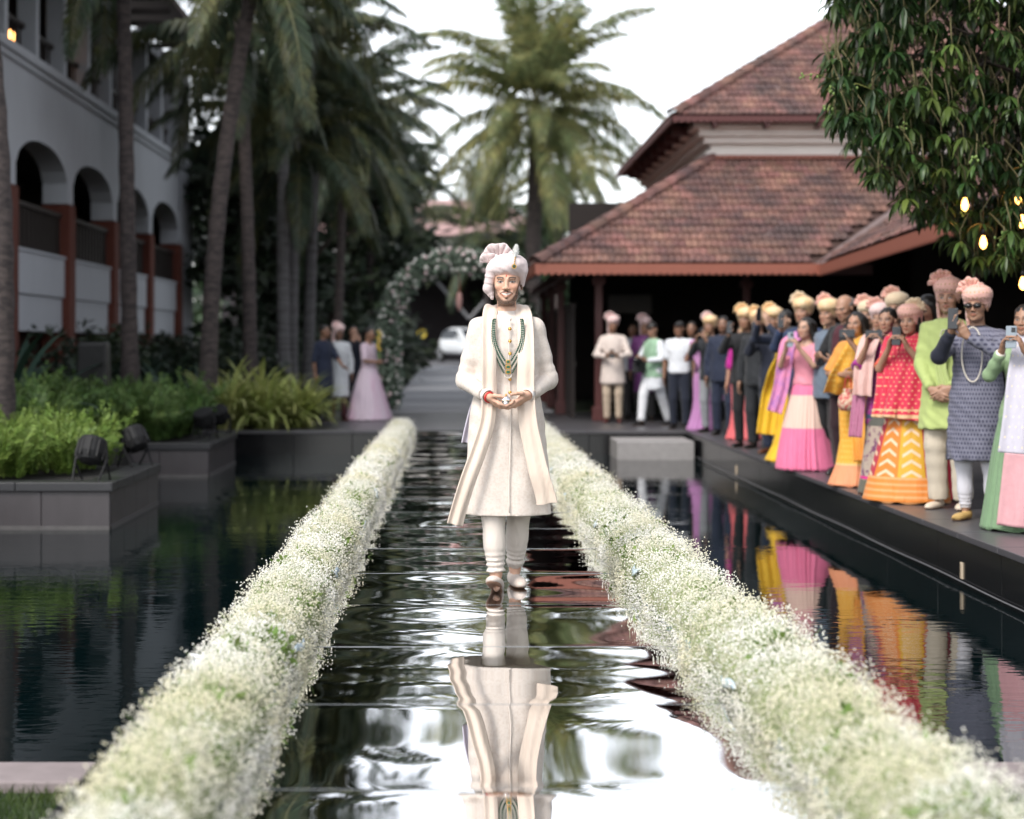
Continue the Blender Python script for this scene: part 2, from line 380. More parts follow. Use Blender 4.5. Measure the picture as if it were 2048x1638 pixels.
m = MB(); m.add([(FX+1.3, ya, 8.75), (FX+1.3, 50.3, 8.75), (FX-3.5, 50.3, 11.4), (FX-3.5, ya, 11.4), (FX+1.3, ya, 8.9), (FX+1.3, 50.3, 8.9), (FX-3.5, 50.3, 11.55), (FX-3.5, ya, 11.55)],
      [(0, 1, 2, 3), (7, 6, 5, 4), (0, 4, 5, 1), (1, 5, 6, 2), (3, 7, 4, 0), (2, 6, 7, 3)])
hp('roof', m, MAT['underlay'])
for j in range(22): hp('rafter', MB().span((FX-.3, ya+.5+j*1.5, 8.68), (FX+1.1, ya+.62+j*1.5, 8.80)), MAT['dark_wood'])
lamp = thing('wall_lantern', 'glowing warm lantern in the dark upper gallery at far left', 'lantern', (FX-1.3, 34.4, 7.2))
MB().lathe([(.04, 0), (.075, .03), (.085, .22), (.05, .28), (.02, .3)], n=12).build('glass', M('warm lamp glass', (1, .42, .12), .4, emit=5), lamp, smooth=True)
MB().lathe([(.09, .28), (.05, .36), (.01, .38)], n=12).build('cap', MAT['metal_dark'], lamp)
MB().tube([(0, 0, .36), (0, 0, 1.2)], .008, 6).build('chain', MAT['metal_dark'], lamp)

# ------------------------------------------------------------------ tiled pavilion on the right
pav = thing('tiled_pavilion', 'open pavilion with two-tier terracotta tiled roof and scalloped red eaves', 'building', (6, 30, 0))
PO = Vector((6, 30, 0))
def pp(name, mb, mat, parent=None, **k):
    mb.v = [(a-6, b-30, c) for a, b, c in mb.v]; return mb.build(name, mat, parent or pav, **k)
def tile_mesh(seed):
    w, l, n = .222, .335, 10; V = []; F = []
    prof = [0.028*abs(math.sin(2*PI*j/n))**.8*(1 if j <= n/2 else .85) for j in range(n+1)]
    rg = random.Random(seed)
    for (yy, dz) in ((0, .030), (l*.55, .014), (l, .0)):
        for j in range(n+1): V.append((-w/2+w*j/n, yy, prof[j]+dz+rg.uniform(-.001, .001)))
    for r in range(2):
        for j in range(n): a = r*(n+1)+j; F.append((a, a+1, a+n+2, a+n+1))
    b = len(V)
    for j in range(n+1): V.append((-w/2+w*j/n, .004, prof[j]+.012))
    for j in range(n): F.append((b+j, b+j+1, j+1, j))
    return V, F
TV, TF = tile_mesh(1); TV = np.array(TV)
tile_me = fastmesh('tile', TV, TF, MAT['tile'], smooth=False)
tile_rec = []        # (matrix, group key)
def tile_plane(o, u, v, inside, umax, vmax, key, du=.222, dv=.262):
    o, u, v = Vector(o), Vector(u).normalized(), Vector(v).normalized(); nrm = u.cross(v)
    if nrm.z < 0: nrm = -nrm; 
    rows = int(vmax/dv); cols = int(umax/du)
    for r in range(rows):
        for c in range(-2, cols+2):
            uu = (c+.5*(r % 2))*du; vv = r*dv
            if not inside(uu, vv): continue
            jit = random.uniform(-.010, .010)-(.03 if random.random() < .02 else 0); a = random.gauss(0, .022)
            uu2 = (u*math.cos(a)+v*math.sin(a)); vv2 = nrm.cross(uu2)
            if vv2.dot(v) < 0: vv2 = -vv2
            p = o+u*uu+v*(vv+jit)+nrm*(.012+random.uniform(0, .012))
            tile_rec.append((Matrix(((uu2.x, vv2.x, nrm.x, p.x), (uu2.y, vv2.y, nrm.y, p.y), (uu2.z, vv2.z, nrm.z, p.z), (0, 0, 0, 1))), key))
EX0, EY, EZ, RUN, PIT = 1.28, 28.8, 2.62, 3.4, .612      # lower eave corner, height, run, slope
VX = 5.97                                                   # valley foot
sl = math.sqrt(1+PIT*PIT)
# front slope: eave along +X from EX0, hip on left, valley on right at VX
tile_plane((EX0, EY, EZ), (1, 0, 0), (0, 1, PIT), lambda u, v: u > v/sl+.10 and (u < VX-EX0+v/sl-.05) , 10.5, RUN*sl, 'front')
# left slope (facing -X), mostly hidden
tile_plane((EX0, EY+16, EZ), (0, -1, 0), (1, 0, PIT), lambda u, v: u < 16-v/sl-.1, 16, RUN*sl, 'side')
# wing slope: eave from the valley foot towards the camera, slightly turned
wd = Vector((-.0737, -1, 0)).normalized(); wv = Vector((1, -.0737, 0)).normalized()
WLEN = 15.2
tile_plane((VX, EY, EZ), tuple(wd), (wv.x, wv.y, PIT), lambda u, v: u > -v/sl*.93 , WLEN, 4.2*sl, 'wing')
# upper roof
UX, UY, UZ, UP = 3.88, 31.6, 5.43, .655; us = math.sqrt(1+UP*UP); UW, UD, UR = 11.5, 10.8, 5.3
tile_plane((UX, UY, UZ), (1, 0, 0), (0, 1, UP), lambda u, v: v/us+.1 < u < UW-v/us, UW, UR*us, 'upper')
tile_plane((UX, UY+UD, UZ), (0, -1, 0), (1, 0, UP), lambda u, v: v/us < u < UD-v/us-.1, UD, UR*us, 'upperside')
# roof boards under the tiles
def slab(pts, th=.05):
    m = MB(); n = len(pts); m.add([tuple(p) for p in pts]+[(p[0], p[1], p[2]-th) for p in pts],
        [tuple(range(n)), tuple(range(2*n-1, n-1, -1))]+[(i, i+n, (i+1) % n+n, (i+1) % n) for i in range(n)]); return m
T = EZ+RUN*PIT
roof = pp('lower_roof', slab([(EX0, EY, EZ), (VX, EY, EZ), (VX+RUN, EY+RUN, T), (EX0+RUN, EY+RUN, T)]), MAT['underlay'])
wroof = pp('wing_roof', slab([(VX, EY, EZ), (VX+wd.x*WLEN, EY+wd.y*WLEN, EZ), (VX+wd.x*WLEN+wv.x*4.2, EY+wd.y*WLEN+wv.y*4.2, EZ+4.2*PIT), (VX+4.2, EY+4.2, EZ+4.2*PIT)]), MAT['underlay'])
pp('wing_roof_back', slab([(VX+4.2, EY+4.2, EZ+4.2*PIT), (VX+wd.x*WLEN+4.2, EY+wd.y*WLEN-.3, EZ+4.2*PIT), (VX+wd.x*WLEN+9, EY+wd.y*WLEN-.6, EZ), (VX+9, EY+4.2, EZ)]), MAT['tile'])
sroof = pp('side_roof', slab([(EX0, EY, EZ), (EX0+RUN, EY+RUN, T), (EX0+RUN, EY+16, T), (EX0, EY+16, EZ)]), MAT['underlay'])
UT = UZ+UR*UP
uroof = pp('upper_roof', slab([(UX, UY, UZ), (UX+UW, UY, UZ), (UX+UW-UR, UY+UR, UT), (UX+UR, UY+UR, UT)]), MAT['underlay'])
usroof = pp('upper_side_roof', slab([(UX, UY, UZ), (UX+UR, UY+UR, UT), (UX+UR, UY+UD-UR, UT), (UX, UY+UD, UZ)]), MAT['underlay'])
pp('upper_back_roof', slab([(UX, UY+UD, UZ), (UX+UR, UY+UD-UR, UT), (UX+UW-UR, UY+UD-UR, UT), (UX+UW, UY+UD, UZ), ]), MAT['tile'])
pp('upper_right_roof', slab([(UX+UW, UY, UZ), (UX+UW, UY+UD, UZ), (UX+UW-UR, UY+UD-UR, UT), (UX+UW-UR, UY+UR, UT)]), MAT['tile'])
roofs = {'front': roof, 'side': sroof, 'wing': wroof, 'upper': uroof, 'upperside': usroof}
# the tiles that show largest stay single objects, the rest of each slope is one mesh
def tscore(r):
    p = r[0].translation; px = 915+p.x/p.y*3500; py = 690-(p.z-1.3)/p.y*3500
    vis = r[1] == 'front' and px < 1830 or (r[1] == 'upper' and px < 1690 and py > 0) or (r[1] == 'wing' and 1640 < px < 1900)
    return (0 if vis else 1, {'front': 0, 'upper': 1, 'wing': 2}.get(r[1], 3), p.z)
tile_rec.sort(key=tscore)
rest = {}
for i, (mx, key) in enumerate(tile_rec):
    if i < 300:
        o = obj('tile', tile_me, roofs[key]); mm = mx.copy(); mm.translation -= PO; o.matrix_local = mm
    else: rest.setdefault(key, []).append(mx)
for key, ms in rest.items():
    A = np.array([np.array(m_) for m_ in ms]); V = np.einsum('nij,kj->nki', A[:, :3, :3], TV)+A[:, None, :3, 3]-np.array(PO)
    F = np.array(TF)[None]+np.arange(len(ms))[:, None, None]*len(TV)
    tag(obj('tiles', fastmesh('tiles', V, F.reshape(-1, 4), MAT['tile'], smooth=False), roofs[key]), kind='stuff')
# ridge tiles on the hips
def ridge(a, b, parent, key, r=.13):
    a, b = Vector(a), Vector(b); L = (b-a).length; d = (b-a)/L; n = int(L/.36); q = d.to_track_quat('Y', 'Z').to_matrix().to_4x4()
    V = []; 
    for yy, rr in ((0, r*1.1), (.40, r*.92)):
        for k in range(7): an = PI*k/6; V.append((math.cos(an)*rr, yy, math.sin(an)*rr*.8))
    F = [(k, k+1, k+8, k+7) for k in range(6)]
    me = fastmesh('ridge_tile', V, F, MAT['tile'], smooth=True)
    for i in range(n):
        o = obj('ridge_tile', me, parent); mm = Matrix.Translation(a+d*(L*i/n)+Vector((0, 0, .02))-PO) @ q; o.matrix_local = mm
ridge((EX0, EY, EZ+.02), (EX0+RUN, EY+RUN, T+.02), roof, 'h')
ridge((UX, UY, UZ+.02), (UX+UR, UY+UR, UT+.02), uroof, 'h')
ridge((UX+UR, UY+UR, UT+.03), (UX+UW-UR, UY+UR, UT+.03), uroof, 'h')
pp('flashing', slab([(EX0+RUN-.12, EY+RUN-.12, T+.06), (14, EY+RUN-.12, T+.06), (14, EY+RUN+.1, T+.16), (EX0+RUN-.12, EY+RUN+.1, T+.16)], .04), MAT['red_wood'], roof)
pp('valley_gutter', slab([(VX-.07, EY-.02, EZ+.035), (VX+.10, EY-.05, EZ+.035), (VX+3.6, EY+3.4, EZ+3.5*PIT+.05), (VX+3.43, EY+3.4, EZ+3.5*PIT+.05)], .02), M('lead valley', (.17, .125, .12), .5, var=.15, vscale=3), roof)
# scalloped fascia boards
def fascia(a, b, parent, name='fascia_board', h=.125, step=.115, mat=None, th=.03):
    a, b = Vector(a), Vector(b); L = (b-a).length; d = (b-a)/L; nn = Vector((-d.y, d.x, 0))*th; n = int(L/step)*6; V = []; F = []
    for i in range(n+1):
        s = L*i/n; low = -h-.045*abs(math.sin(PI*s/step))
        for zz, off in ((0.02, 0), (low, 0), (0.02, 1), (low, 1)): V.append(tuple(a+d*s+nn*off+Vector((0, 0, zz))))
    for i in range(n):
        p, q = i*4, i*4+4; F += [(p+1, q+1, q, p), (p+2, q+2, q+3, p+3), (p+1, p+3, q+3, q+1), (p, q, q+2, p+2)]
    m = MB(); m.add(V, F); return pp(name, m, mat or MAT['red_wood'], parent)
fascia((EX0-.01, EY-.03, EZ), (VX+.05, EY-.03, EZ), roof)
fascia((EX0-.035, EY+16, EZ), (EX0-.035, EY, EZ), sroof)
fascia((VX+.0, EY-.02, EZ-.02), (VX+wd.x*WLEN, EY+wd.y*WLEN, EZ-.02), wroof, th=-.03)
fascia((UX, UY-.03, UZ-.01), (UX+UW, UY-.03, UZ-.01), uroof, h=.06, step=.115, mat=MAT['post_wood'])
fascia((UX-.03, UY+UD, UZ-.01), (UX-.03, UY, UZ-.01), usroof, h=.06, step=.115, mat=MAT['post_wood'])
# cream clerestory wall with mouldings
CX, CY = 4.66, 32.25
pp('clerestory_wall', MB().span((CX, CY, T-.3), (14.6, 41.9, UZ+.35)), MAT['cream_wall'])
for z0, z1, pr in ((T+.05, T+.17, .10), (T+.30, T+.42, .14), (T+.42, T+.56, .24), (T+.56, T+.66, .34)):
    pp('cornice_moulding', MB().span((CX-pr, CY-pr, z0), (14.7, 42+pr, z1)), MAT['cream_wall'], bev=.02)
for j in range(8): pp('bracket', MB().box((CX+.0+j*.95, CY-.42, UZ-.10), (.07, .42, .16)), MAT['post_wood'])
for j in range(8): pp('bracket', MB().box((CX-.42, CY+.6+j*1.2, UZ-.12), (.42, .07, .18)), MAT['post_wood'])
# posts, beam, inner walls
for px_, py_ in ((2.42, 30.0), (5.2, 31.5), (1.95, 33), (1.95, 36.2), (1.95, 39.5), (8.0, 27.0), (7.8, 23.5), (7.55, 20), (7.3, 16.6)):
    pp('post', MB().box((px_, py_, 1.28), (.13, .13, 2.56)).box((px_, py_, .12), (.22, .22, .24)).box((px_, py_, 2.4), (.22, .22, .12)), MAT['post_wood'], bev=.012)
pp('beam', MB().span((1.8, 29.9, 2.5), (7.1, 30.1, 2.68)).span((1.85, 30.1, 2.5), (2.05, 44, 2.68)), MAT['post_wood'])
pp('wing_beam', MB().tube([(8.02, 28, 3.2), (7.1, 14.0, 3.2)], .1, 4), MAT['post_wood'])
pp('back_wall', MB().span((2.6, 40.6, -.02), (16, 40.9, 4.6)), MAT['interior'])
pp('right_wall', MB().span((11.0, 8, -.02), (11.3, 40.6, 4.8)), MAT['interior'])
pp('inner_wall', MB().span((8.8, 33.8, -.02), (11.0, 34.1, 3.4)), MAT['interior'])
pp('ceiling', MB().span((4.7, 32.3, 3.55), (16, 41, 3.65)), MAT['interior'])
scr = pp('slat_screen', MB().span((2.0, 31, 1.96), (2.1, 40.5, 2.04)), MAT['dark_wood'])
for j in range(16): pp('slat', MB().box((2.05, 31.0+j*.62, .98), (.05, .09, 1.95)), MAT['dark_wood'], scr)
pp('rail', MB().span((2.085, 31, .92), (2.12, 40.5, .99)), MAT['dark_wood'], scr)
pp('bright_opening', MB().box((4.0, 40.56, 2.25), (1.0, .04, .42)), M('far bright opening', (.35, .33, .31), .8))  # solid pale panel; its colour stands in for daylight through a window

# ------------------------------------------------------------------ car porch far behind the arch
pc = thing('car_porch', 'dark car porch with pale lintel seen through the flower arch', 'building', (0, 92, .5))
def cp(name, mb, mat, **k): mb.v = [(a, b-92, c-.5) for a, b, c in mb.v]; return mb.build(name, mat, pc, **k)
cp('lintel', MB().span((-3.6, 86, 4.9), (6, 86.5, 5.35)), M('pale lintel', (.42, .40, .37), .8, var=.06))
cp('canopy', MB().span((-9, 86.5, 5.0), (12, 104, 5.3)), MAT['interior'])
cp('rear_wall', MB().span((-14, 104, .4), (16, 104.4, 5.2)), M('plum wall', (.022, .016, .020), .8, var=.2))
for xx in (-4.2, 6.2): cp('column', MB().span((xx-.3, 86.0, .4), (xx+.3, 86.6, 4.9)), MAT['interior'])
cp('brace', MB().tube([(-1.4, 87, 4.9), (.6, 87, 2.6)], .09, 6).tube([(2.6, 87, 4.9), (.6, 87, 2.6)], .09, 6), M('grey brace', (.16, .16, .17), .5))
for i, xx in enumerate((-2.6, -1.75)):
    t = thing('round_sign', ('left' if i == 0 else 'right')+' one of two small round yellow signs inside the porch', 'sign', (xx, 85.9, 1.85))
    MB().lathe([(.02, -.03), (.22, -.03), (.22, .03), (.02, .03)], axis='y', n=14).build('disc', M('yellow paint', (.55, .42, .05), .5), t)
    MB().tube([(0, .05, -1.35), (0, .05, .1)], .03, 6).build('pole', MAT['metal_dark'], t)
hs_ = thing('distant_house', 'far house with pinkish tiled roof glimpsed between the palms', 'house', (-3, 125, .5))
MB().span((-8, 0, 0), (9, 10, 8.6)).build('wall', M('far cream wall', (.42, .40, .38), .9, var=.05), hs_)
mr = MB(); mr.add([(-9, -1, 8.6), (10, -1, 8.6), (6, 5, 11.6), (-5, 5, 11.6), (-9, 11, 8.6), (10, 11, 8.6)], [(0, 1, 2, 3), (1, 5, 2), (5, 4, 3, 2), (4, 0, 3)])
mr.build('roof', M('far roof tile', (.34, .22, .21), .8, var=.1, vscale=.6), hs_)
for i in range(5): MB().span((-6.5+i*3, -.06, 5.0), (-5.2+i*3, -.001, 7.2)).build('window', MAT['interior'], hs_)
# ------------------------------------------------------------------ palms
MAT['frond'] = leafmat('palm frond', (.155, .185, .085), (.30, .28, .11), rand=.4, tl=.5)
MAT['frond_dark'] = leafmat('shaded palm frond', (.045, .066, .040), (.085, .088, .030), rand=.45, tl=.3)  # darker copy of the frond colours, with the shade put into them
MAT['rachis'] = M('frond stem', (.085, .085, .03), .6, rand=.2)
MAT['trunk'] = M('palm trunk', (.085, .066, .062), .9, col2=(.035, .028, .028), vscale=3.5, v2=(.4, .6), stretch=(2, 2, 6), bump=.6, bscale=18, bdist=.03)
MAT['trunk_grey'] = M('ringed grey trunk', (.15, .145, .15), .85, col2=(.06, .055, .055), vscale=2.5, stretch=(.6, .6, 9), bump=.4, bscale=14, bdist=.02)
def frond_mesh(e0, bend, L, seed, mat, hang=.6):
    rg = np.random.default_rng(seed); n = 26; pts = [np.zeros(3)]; ang = []
    for i in range(n):
        t = i/n; e = e0-bend*t**1.25; ang.append(e)
        pts.append(pts[-1]+np.array([math.cos(e), 0.04*math.sin(3*t+seed), math.sin(e)])*L/n)
    pts = np.array(pts); V = []; F = []; MI = []
    for i in range(n+1):                                   # rachis: a tapered three-sided rod
        r = .035*(1-i/n)**.8+.006
        for k in range(3): a = 2*PI*k/3+PI/2; V.append(pts[i]+np.array([0, math.cos(a)*r, math.sin(a)*r*.7]))
    for i in range(n):
        for k in range(3): F.append((i*3+k, i*3+(k+1) % 3, (i+1)*3+(k+1) % 3, (i+1)*3+k)); MI.append(1)
    m = 58
    for s in (-1, 1):
        for j in range(m):
            t = .14+.86*(j+rg.uniform(0, .5))/m; f = t*n; i = min(int(f), n-1); p = pts[i]+(pts[i+1]-pts[i])*(f-i)
            d = (pts[i+1]-pts[i]); d /= np.linalg.norm(d); up = np.array([-d[2], 0, d[0]])
            ll = L*.21*(math.sin(PI*min(1, .16+.80*t))**.7)*rg.uniform(.85, 1.1)
            sw = .55+.5*t; out = np.array([0, s, 0])*math.cos(.3)+d*sw+up*rg.uniform(-.05, .28); out /= np.linalg.norm(out)
            g = np.array([0, 0, -1.]); hg = hang*rg.uniform(.7, 1.3)
            q1 = p+out*ll*.5+g*ll*.10*hg; q2 = q1+(out*.55+g*hg)*ll*.5/np.linalg.norm(out*.55+g*hg)
            w = .036+.018*(1-t); wd_ = d*w
            b = len(V); V += [p-wd_*.4, p+wd_*.4, q1+wd_, q1-wd_, q2+wd_*.12, q2-wd_*.12]
            F += [(b, b+1, b+2, b+3), (b+3, b+2, b+4, b+5)]; MI += [0, 0]
    return fastmesh('frond', np.array(V), F, [mat, MAT['rachis']], smooth=False, midx=MI)
FR = {}
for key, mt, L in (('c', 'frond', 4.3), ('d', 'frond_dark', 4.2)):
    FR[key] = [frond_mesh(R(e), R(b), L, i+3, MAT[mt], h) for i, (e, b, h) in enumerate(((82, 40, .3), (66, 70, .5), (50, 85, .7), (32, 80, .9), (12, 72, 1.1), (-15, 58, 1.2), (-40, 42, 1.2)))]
def palm(base, top, r, label, key='d', n=24, scale=1.0, group=None, trunk='trunk', seed=0, fr=True, az0=0, lows=True):
    rg = random.Random(seed); b, t = Vector(base), Vector(top); o = thing('palm_tree', label, 'palm tree', base, 0, group)
    pts = []; rs = []; N = 26
    for i in range(N+1):
        s = i/N; p = b.lerp(t, s)-b; bow = math.sin(PI*s)*.05*(t-b).length
        off = Vector((t.x-b.x, t.y-b.y, 0)); p += (off.normalized()*-bow*.5 if off.length > .3 else Vector((0, 0, 0)))
        pts.append(p); rs.append(r*(1.35-.35*min(1, s*6))*(1-.25*s)*(1+.05*((i % 2)*2-1)))
    MB().tube(pts, rs, 10).build('trunk', MAT[trunk], o, smooth=True)
    if not fr: return o
    top_l = t-b
    for i in range(n):
        az = az0+i*2.399+rg.uniform(-.2, .2); f = i/n; vi = min(6, int(f*(7 if lows else 5.2)+rg.uniform(-.4, .6))); vi = max(0, vi)
        c = obj('frond', FR[key][vi], o); sc_ = scale*rg.uniform(.85, 1.12)
        c.location = top_l+Vector((math.cos(az)*.08, math.sin(az)*.08, .1-.25*f)); c.rotation_euler = (0, rg.uniform(-.08, .08), az); c.scale = (sc_,)*3
    m = MB()
    for i in range(9):
        a = i*.7; m.lathe([(.02, -.13), (.09, -.08), (.11, 0), (.07, .1), (.01, .13)], (top_l.x+math.cos(a)*.28, top_l.y+math.sin(a)*.28, top_l.z-.38-.08*(i % 3)), 8)
    m.build('coconuts', M('green coconut', (.10, .11, .03), .5, var=.2), o, smooth=True)['kind'] = 'stuff'
    return o
def P(px, py, Y): return ((px-915)*Y/3500, Y, 1.3+(690-py)*Y/3500)
def base(px, Y, z=0): return ((px-915)*Y/3500, Y, z)
palm(base(1060, 58, .2), P(1074, 215, 58), .30, 'tall coconut palm with full crown standing alone before white sky', 'c', 48, 1.08, seed=4)
palm(base(1115, 74, .3), P(1120, 330, 74), .26, 'smaller hazy palm behind the tall centre palm', 'c', 24, .8, seed=9)
palm(base(262, 27), P(244, -190, 27), .135, 'upright mottled palm trunk before the second hotel arch', 'd', 16, .62, seed=11)
palm(base(412, 27), P(520, -110, 27), .14, 'leaning palm trunk crossing from lower left to upper centre', 'd', 20, .72, seed=12)
palm(base(-4, 18.5), P(-70, -300, 18.5), .15, 'dark palm trunk cut by the left picture edge', 'd', 14, .8, seed=13, fr=False)
palm(base(502, 32), P(478, 40, 33), .135, 'dark palm trunk right behind the leaning palm', 'd', 24, .8, seed=14)
palm(base(566, 37, .02), P(566, 90, 37), .145, 'left of a close pair of ringed grey palm trunks', 'd', 26, .72, seed=15, trunk='trunk_grey')
palm(base(583, 38, .02), P(590, 270, 38), .13, 'right of a close pair of ringed grey palm trunks', 'd', 24, .85, seed=16, trunk='trunk_grey')
palm(base(614, 40, .03), P(632, 200, 40), .14, 'slim pale palm trunk left of the navy-dressed guest', 'd', 30, .72, seed=17, trunk='trunk_grey')
palm(base(672, 47, .1), P(690, 235, 47), .13, 'thin dim palm trunk above the pink-turbaned guest', 'd', 30, .78, seed=18)
palm(base(735, 56, .2), P(745, 340, 56), .15, 'far palm whose low fronds hang over the flower arch', 'd', 30, .75, seed=19)
palm(base(800, 68, .3), P(812, 440, 68), .15, 'low far palm just left above the flower arch', 'd', 26, .75, seed=20)
palm(base(975, 76, .4), P(975, 465, 76), .16, 'low far palm right behind the groom turban', 'd', 24, .85, seed=21)
palm(base(520, 22.3, 0), P(640, -190, 25), .14, 'palm crown hanging in from the top left of centre', 'd', 22, .9, seed=22, fr=True) if False else None

# ------------------------------------------------------------------ leafy masses
def leaf_cloud(pts, size, rg, flat=.5, droop=.0, asp=.42):
    n = len(pts); d = rg.normal(size=(n, 3)); d[:, 2] = d[:, 2]*flat-droop; d /= np.linalg.norm(d, axis=1)[:, None]
    s = np.cross(d, rg.normal(size=(n, 3))); s /= np.linalg.norm(s, axis=1)[:, None]; l = size*rg.uniform(.6, 1.3, (n, 1))
    V = np.stack([pts, pts+d*l*.5+s*l*asp*.5, pts+d*l, pts+d*l*.5-s*l*asp*.5], 1).reshape(-1, 3)
    return V, np.arange(4*n).reshape(-1, 4)
def blob_pts(c, r, n, rg, shell=.55):
    d = rg.normal(size=(n, 3)); d /= np.linalg.norm(d, axis=1)[:, None]; rr = (shell+(1-shell)*rg.random((n, 1)))
    return np.array(c)+d*rr*np.array(r)
MAT['wood_leaf'] = leafmat('deep shade leaves', (.018, .030, .018), (.030, .042, .018), rand=.4, tl=.1)  # leaf colour darkened to carry the deep shade below the palms
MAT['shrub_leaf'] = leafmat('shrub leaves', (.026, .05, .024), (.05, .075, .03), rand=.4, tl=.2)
MAT['bark'] = M('bark', (.05, .038, .030), .9, var=.25, vscale=8, bump=.5, bscale=25)
def broad_tree(x, y, h, r, label, n, seed, mat='wood_leaf', size=.35, group=None, zb=.2):
    rg = np.random.default_rng(seed); o = thing('broadleaf_tree', label, 'tree', (x, y, 0), 0, group)
    mb = MB(); mb.tube([(0, 0, -.1), (.1, 0, h*.3), (-.05, .1, h*.62)], [.22, .17, .1], 8)
    for i in range(6):
        a = i*1.05; mb.tube([(0, 0, h*.32+.1*i), (math.cos(a)*r*.4, math.sin(a)*r*.4, h*.5+.1*i), (math.cos(a)*r*.7, math.sin(a)*r*.7, h*.68)], [.09, .06, .02], 5)
    mb.build('trunk', MAT['bark'], o, smooth=True)
    pts = []
    for i in range(22):
        a = rg.uniform(0, 6.28); q = rg.uniform(.1, .95)**.6; zz = rg.uniform(zb, .95)
        pts.append(blob_pts((math.cos(a)*r*q*.8, math.sin(a)*r*q*.8, h*zz), np.array((.42, .42, .30))*r*rg.uniform(.7, 1.2), n//22, rg, .35))
    V, F = leaf_cloud(np.concatenate(pts), size, rg, .6, .2)
    obj('crown', fastmesh('crown', V, F, MAT[mat], smooth=False), o); return o
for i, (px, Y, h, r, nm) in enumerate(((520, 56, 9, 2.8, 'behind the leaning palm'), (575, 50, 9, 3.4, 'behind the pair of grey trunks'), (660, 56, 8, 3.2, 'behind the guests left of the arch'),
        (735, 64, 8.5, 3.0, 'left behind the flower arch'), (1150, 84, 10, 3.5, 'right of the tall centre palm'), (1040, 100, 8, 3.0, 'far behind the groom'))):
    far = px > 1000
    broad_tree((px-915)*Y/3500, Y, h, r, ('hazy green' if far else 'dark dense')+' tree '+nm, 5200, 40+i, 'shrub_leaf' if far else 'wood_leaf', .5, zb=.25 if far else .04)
rg = np.random.default_rng(5); pts = []
for i in range(70):
    y = rg.uniform(28, 60); x = rg.uniform(-7.0, -4.2) if y < 49 else rg.uniform(-9, -3.2); 
    if y < 33 and x > -5.2: x -= 1.6
    pts.append(blob_pts((x, y, rg.uniform(.3, .9)), (rg.uniform(.6, 1.1), rg.uniform(.6, 1.1), rg.uniform(.5, 1.0)), 330, rg, .5))
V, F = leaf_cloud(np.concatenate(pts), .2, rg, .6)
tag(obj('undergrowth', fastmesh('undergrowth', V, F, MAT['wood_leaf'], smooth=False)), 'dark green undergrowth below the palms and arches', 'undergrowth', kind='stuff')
# far belt of trees beyond the porch
rg = np.random.default_rng(6); pts = []
for i in range(150):
    x = rg.uniform(-70, 60); pts.append(blob_pts((x, rg.uniform(112, 150), rg.uniform(1, 7.5)), (4, 3, 2.6), 150, rg, .4))
V, F = leaf_cloud(np.concatenate(pts), 1.1, rg, .6)
tag(obj('far_woods', fastmesh('far_woods', V, F, MAT['shrub_leaf'], smooth=False)), 'hazy far belt of trees on the horizon', 'woods', kind='stuff')
# lawn mound left of the path and hedge ball
for i, (x, y, w) in enumerate(((-2.9, 44, 1.3), (-3.6, 50, 1.6), (3.2, 62, 1.5))):
    rg = np.random.default_rng(60+i); p = blob_pts((0, 0, .25), (w, w, .62), 5200, rg, .8); p = p[p[:, 2] > -.1]
    V, F = leaf_cloud(p, .12, rg, .8, -.4)
    o = tag(obj('grass_mound', fastmesh('grass_mound', V, F, leafmat('lime leaves', (.16, .19, .035), (.22, .24, .06), tl=.3), smooth=False), loc=(x, y, rise(x, y))),
        ('bright lime shrub mound just left of the path', 'second lime shrub mound further up the path', 'lime shrub mound beside the white car')[i], 'shrub')
# ------------------------------------------------------------------ planters
def planter(x0, y0, y1, label):
    o = thing('planter', label, 'planter', (x0, y0, WZ)); X1 = -3.14; z1 = .06-WZ
    MB().span((-3.0, .05, -.4), (X1-x0-.035, y1-y0-.05, z1-.06)).build('core', MAT['coping'], o)
    xx = X1-x0
    n = 8
    for i in range(n):
        a = xx-(i+1)*.62; MB().span((a+.003, 0, -.3), (a+.617, .045, z1-.085)).build('facing_slab', MAT['planter'], o, bev=.004)
    m = int((y1-y0)/.62)
    for i in range(m):
        s = (y1-y0-.05)/m; MB().span((xx-.045, .048+i*s+.003, -.3), (xx, .048+(i+1)*s-.003, z1-.085)).build('facing_slab', MAT['planter'], o, bev=.004)
    MB().span((-3.0, -.02, -.02), (xx+.012, .0, .035)).span((xx, -.02, -.02), (xx+.012, y1-y0, .035)).build('water_line', M('lime scale', (.085, .08, .08), .6, var=.25, vscale=6), o)
    for i in range(6):
        a = xx-(i+1)*.85; MB().span((a+.003, -.03, z1-.08), (a+.847+(.03 if i == 0 else 0), .25, z1)).build('coping_slab', MAT['coping'], o, bev=.006)
    for i in range(3):
        s = (y1-y0-.25)/3; MB().span((xx-.25, .253+i*s, z1-.08), (xx+.03, .25+(i+1)*s-.003, z1)).build('coping_slab', MAT['coping'], o, bev=.006)
    MB().span((-3.0, .26, z1-.1), (xx-.26, y1-y0, z1-.03)).build('soil', MAT['soil'], o)
    return o
planter(-5.0, 15.8, 18.35, 'nearest dark slate planter box at the left pool edge')
planter(-5.0, 22.06, 24.7, 'second slate planter box further back along the pool')
structure('planter_link', MB().span((-12, 18.36, -.9), (-4.15, 22.05, .03)), MAT['soil'])
structure('planter_bed', MB().span((-12, 24.71, -.9), (-4.1, 26.6, .035)), MAT['soil'])
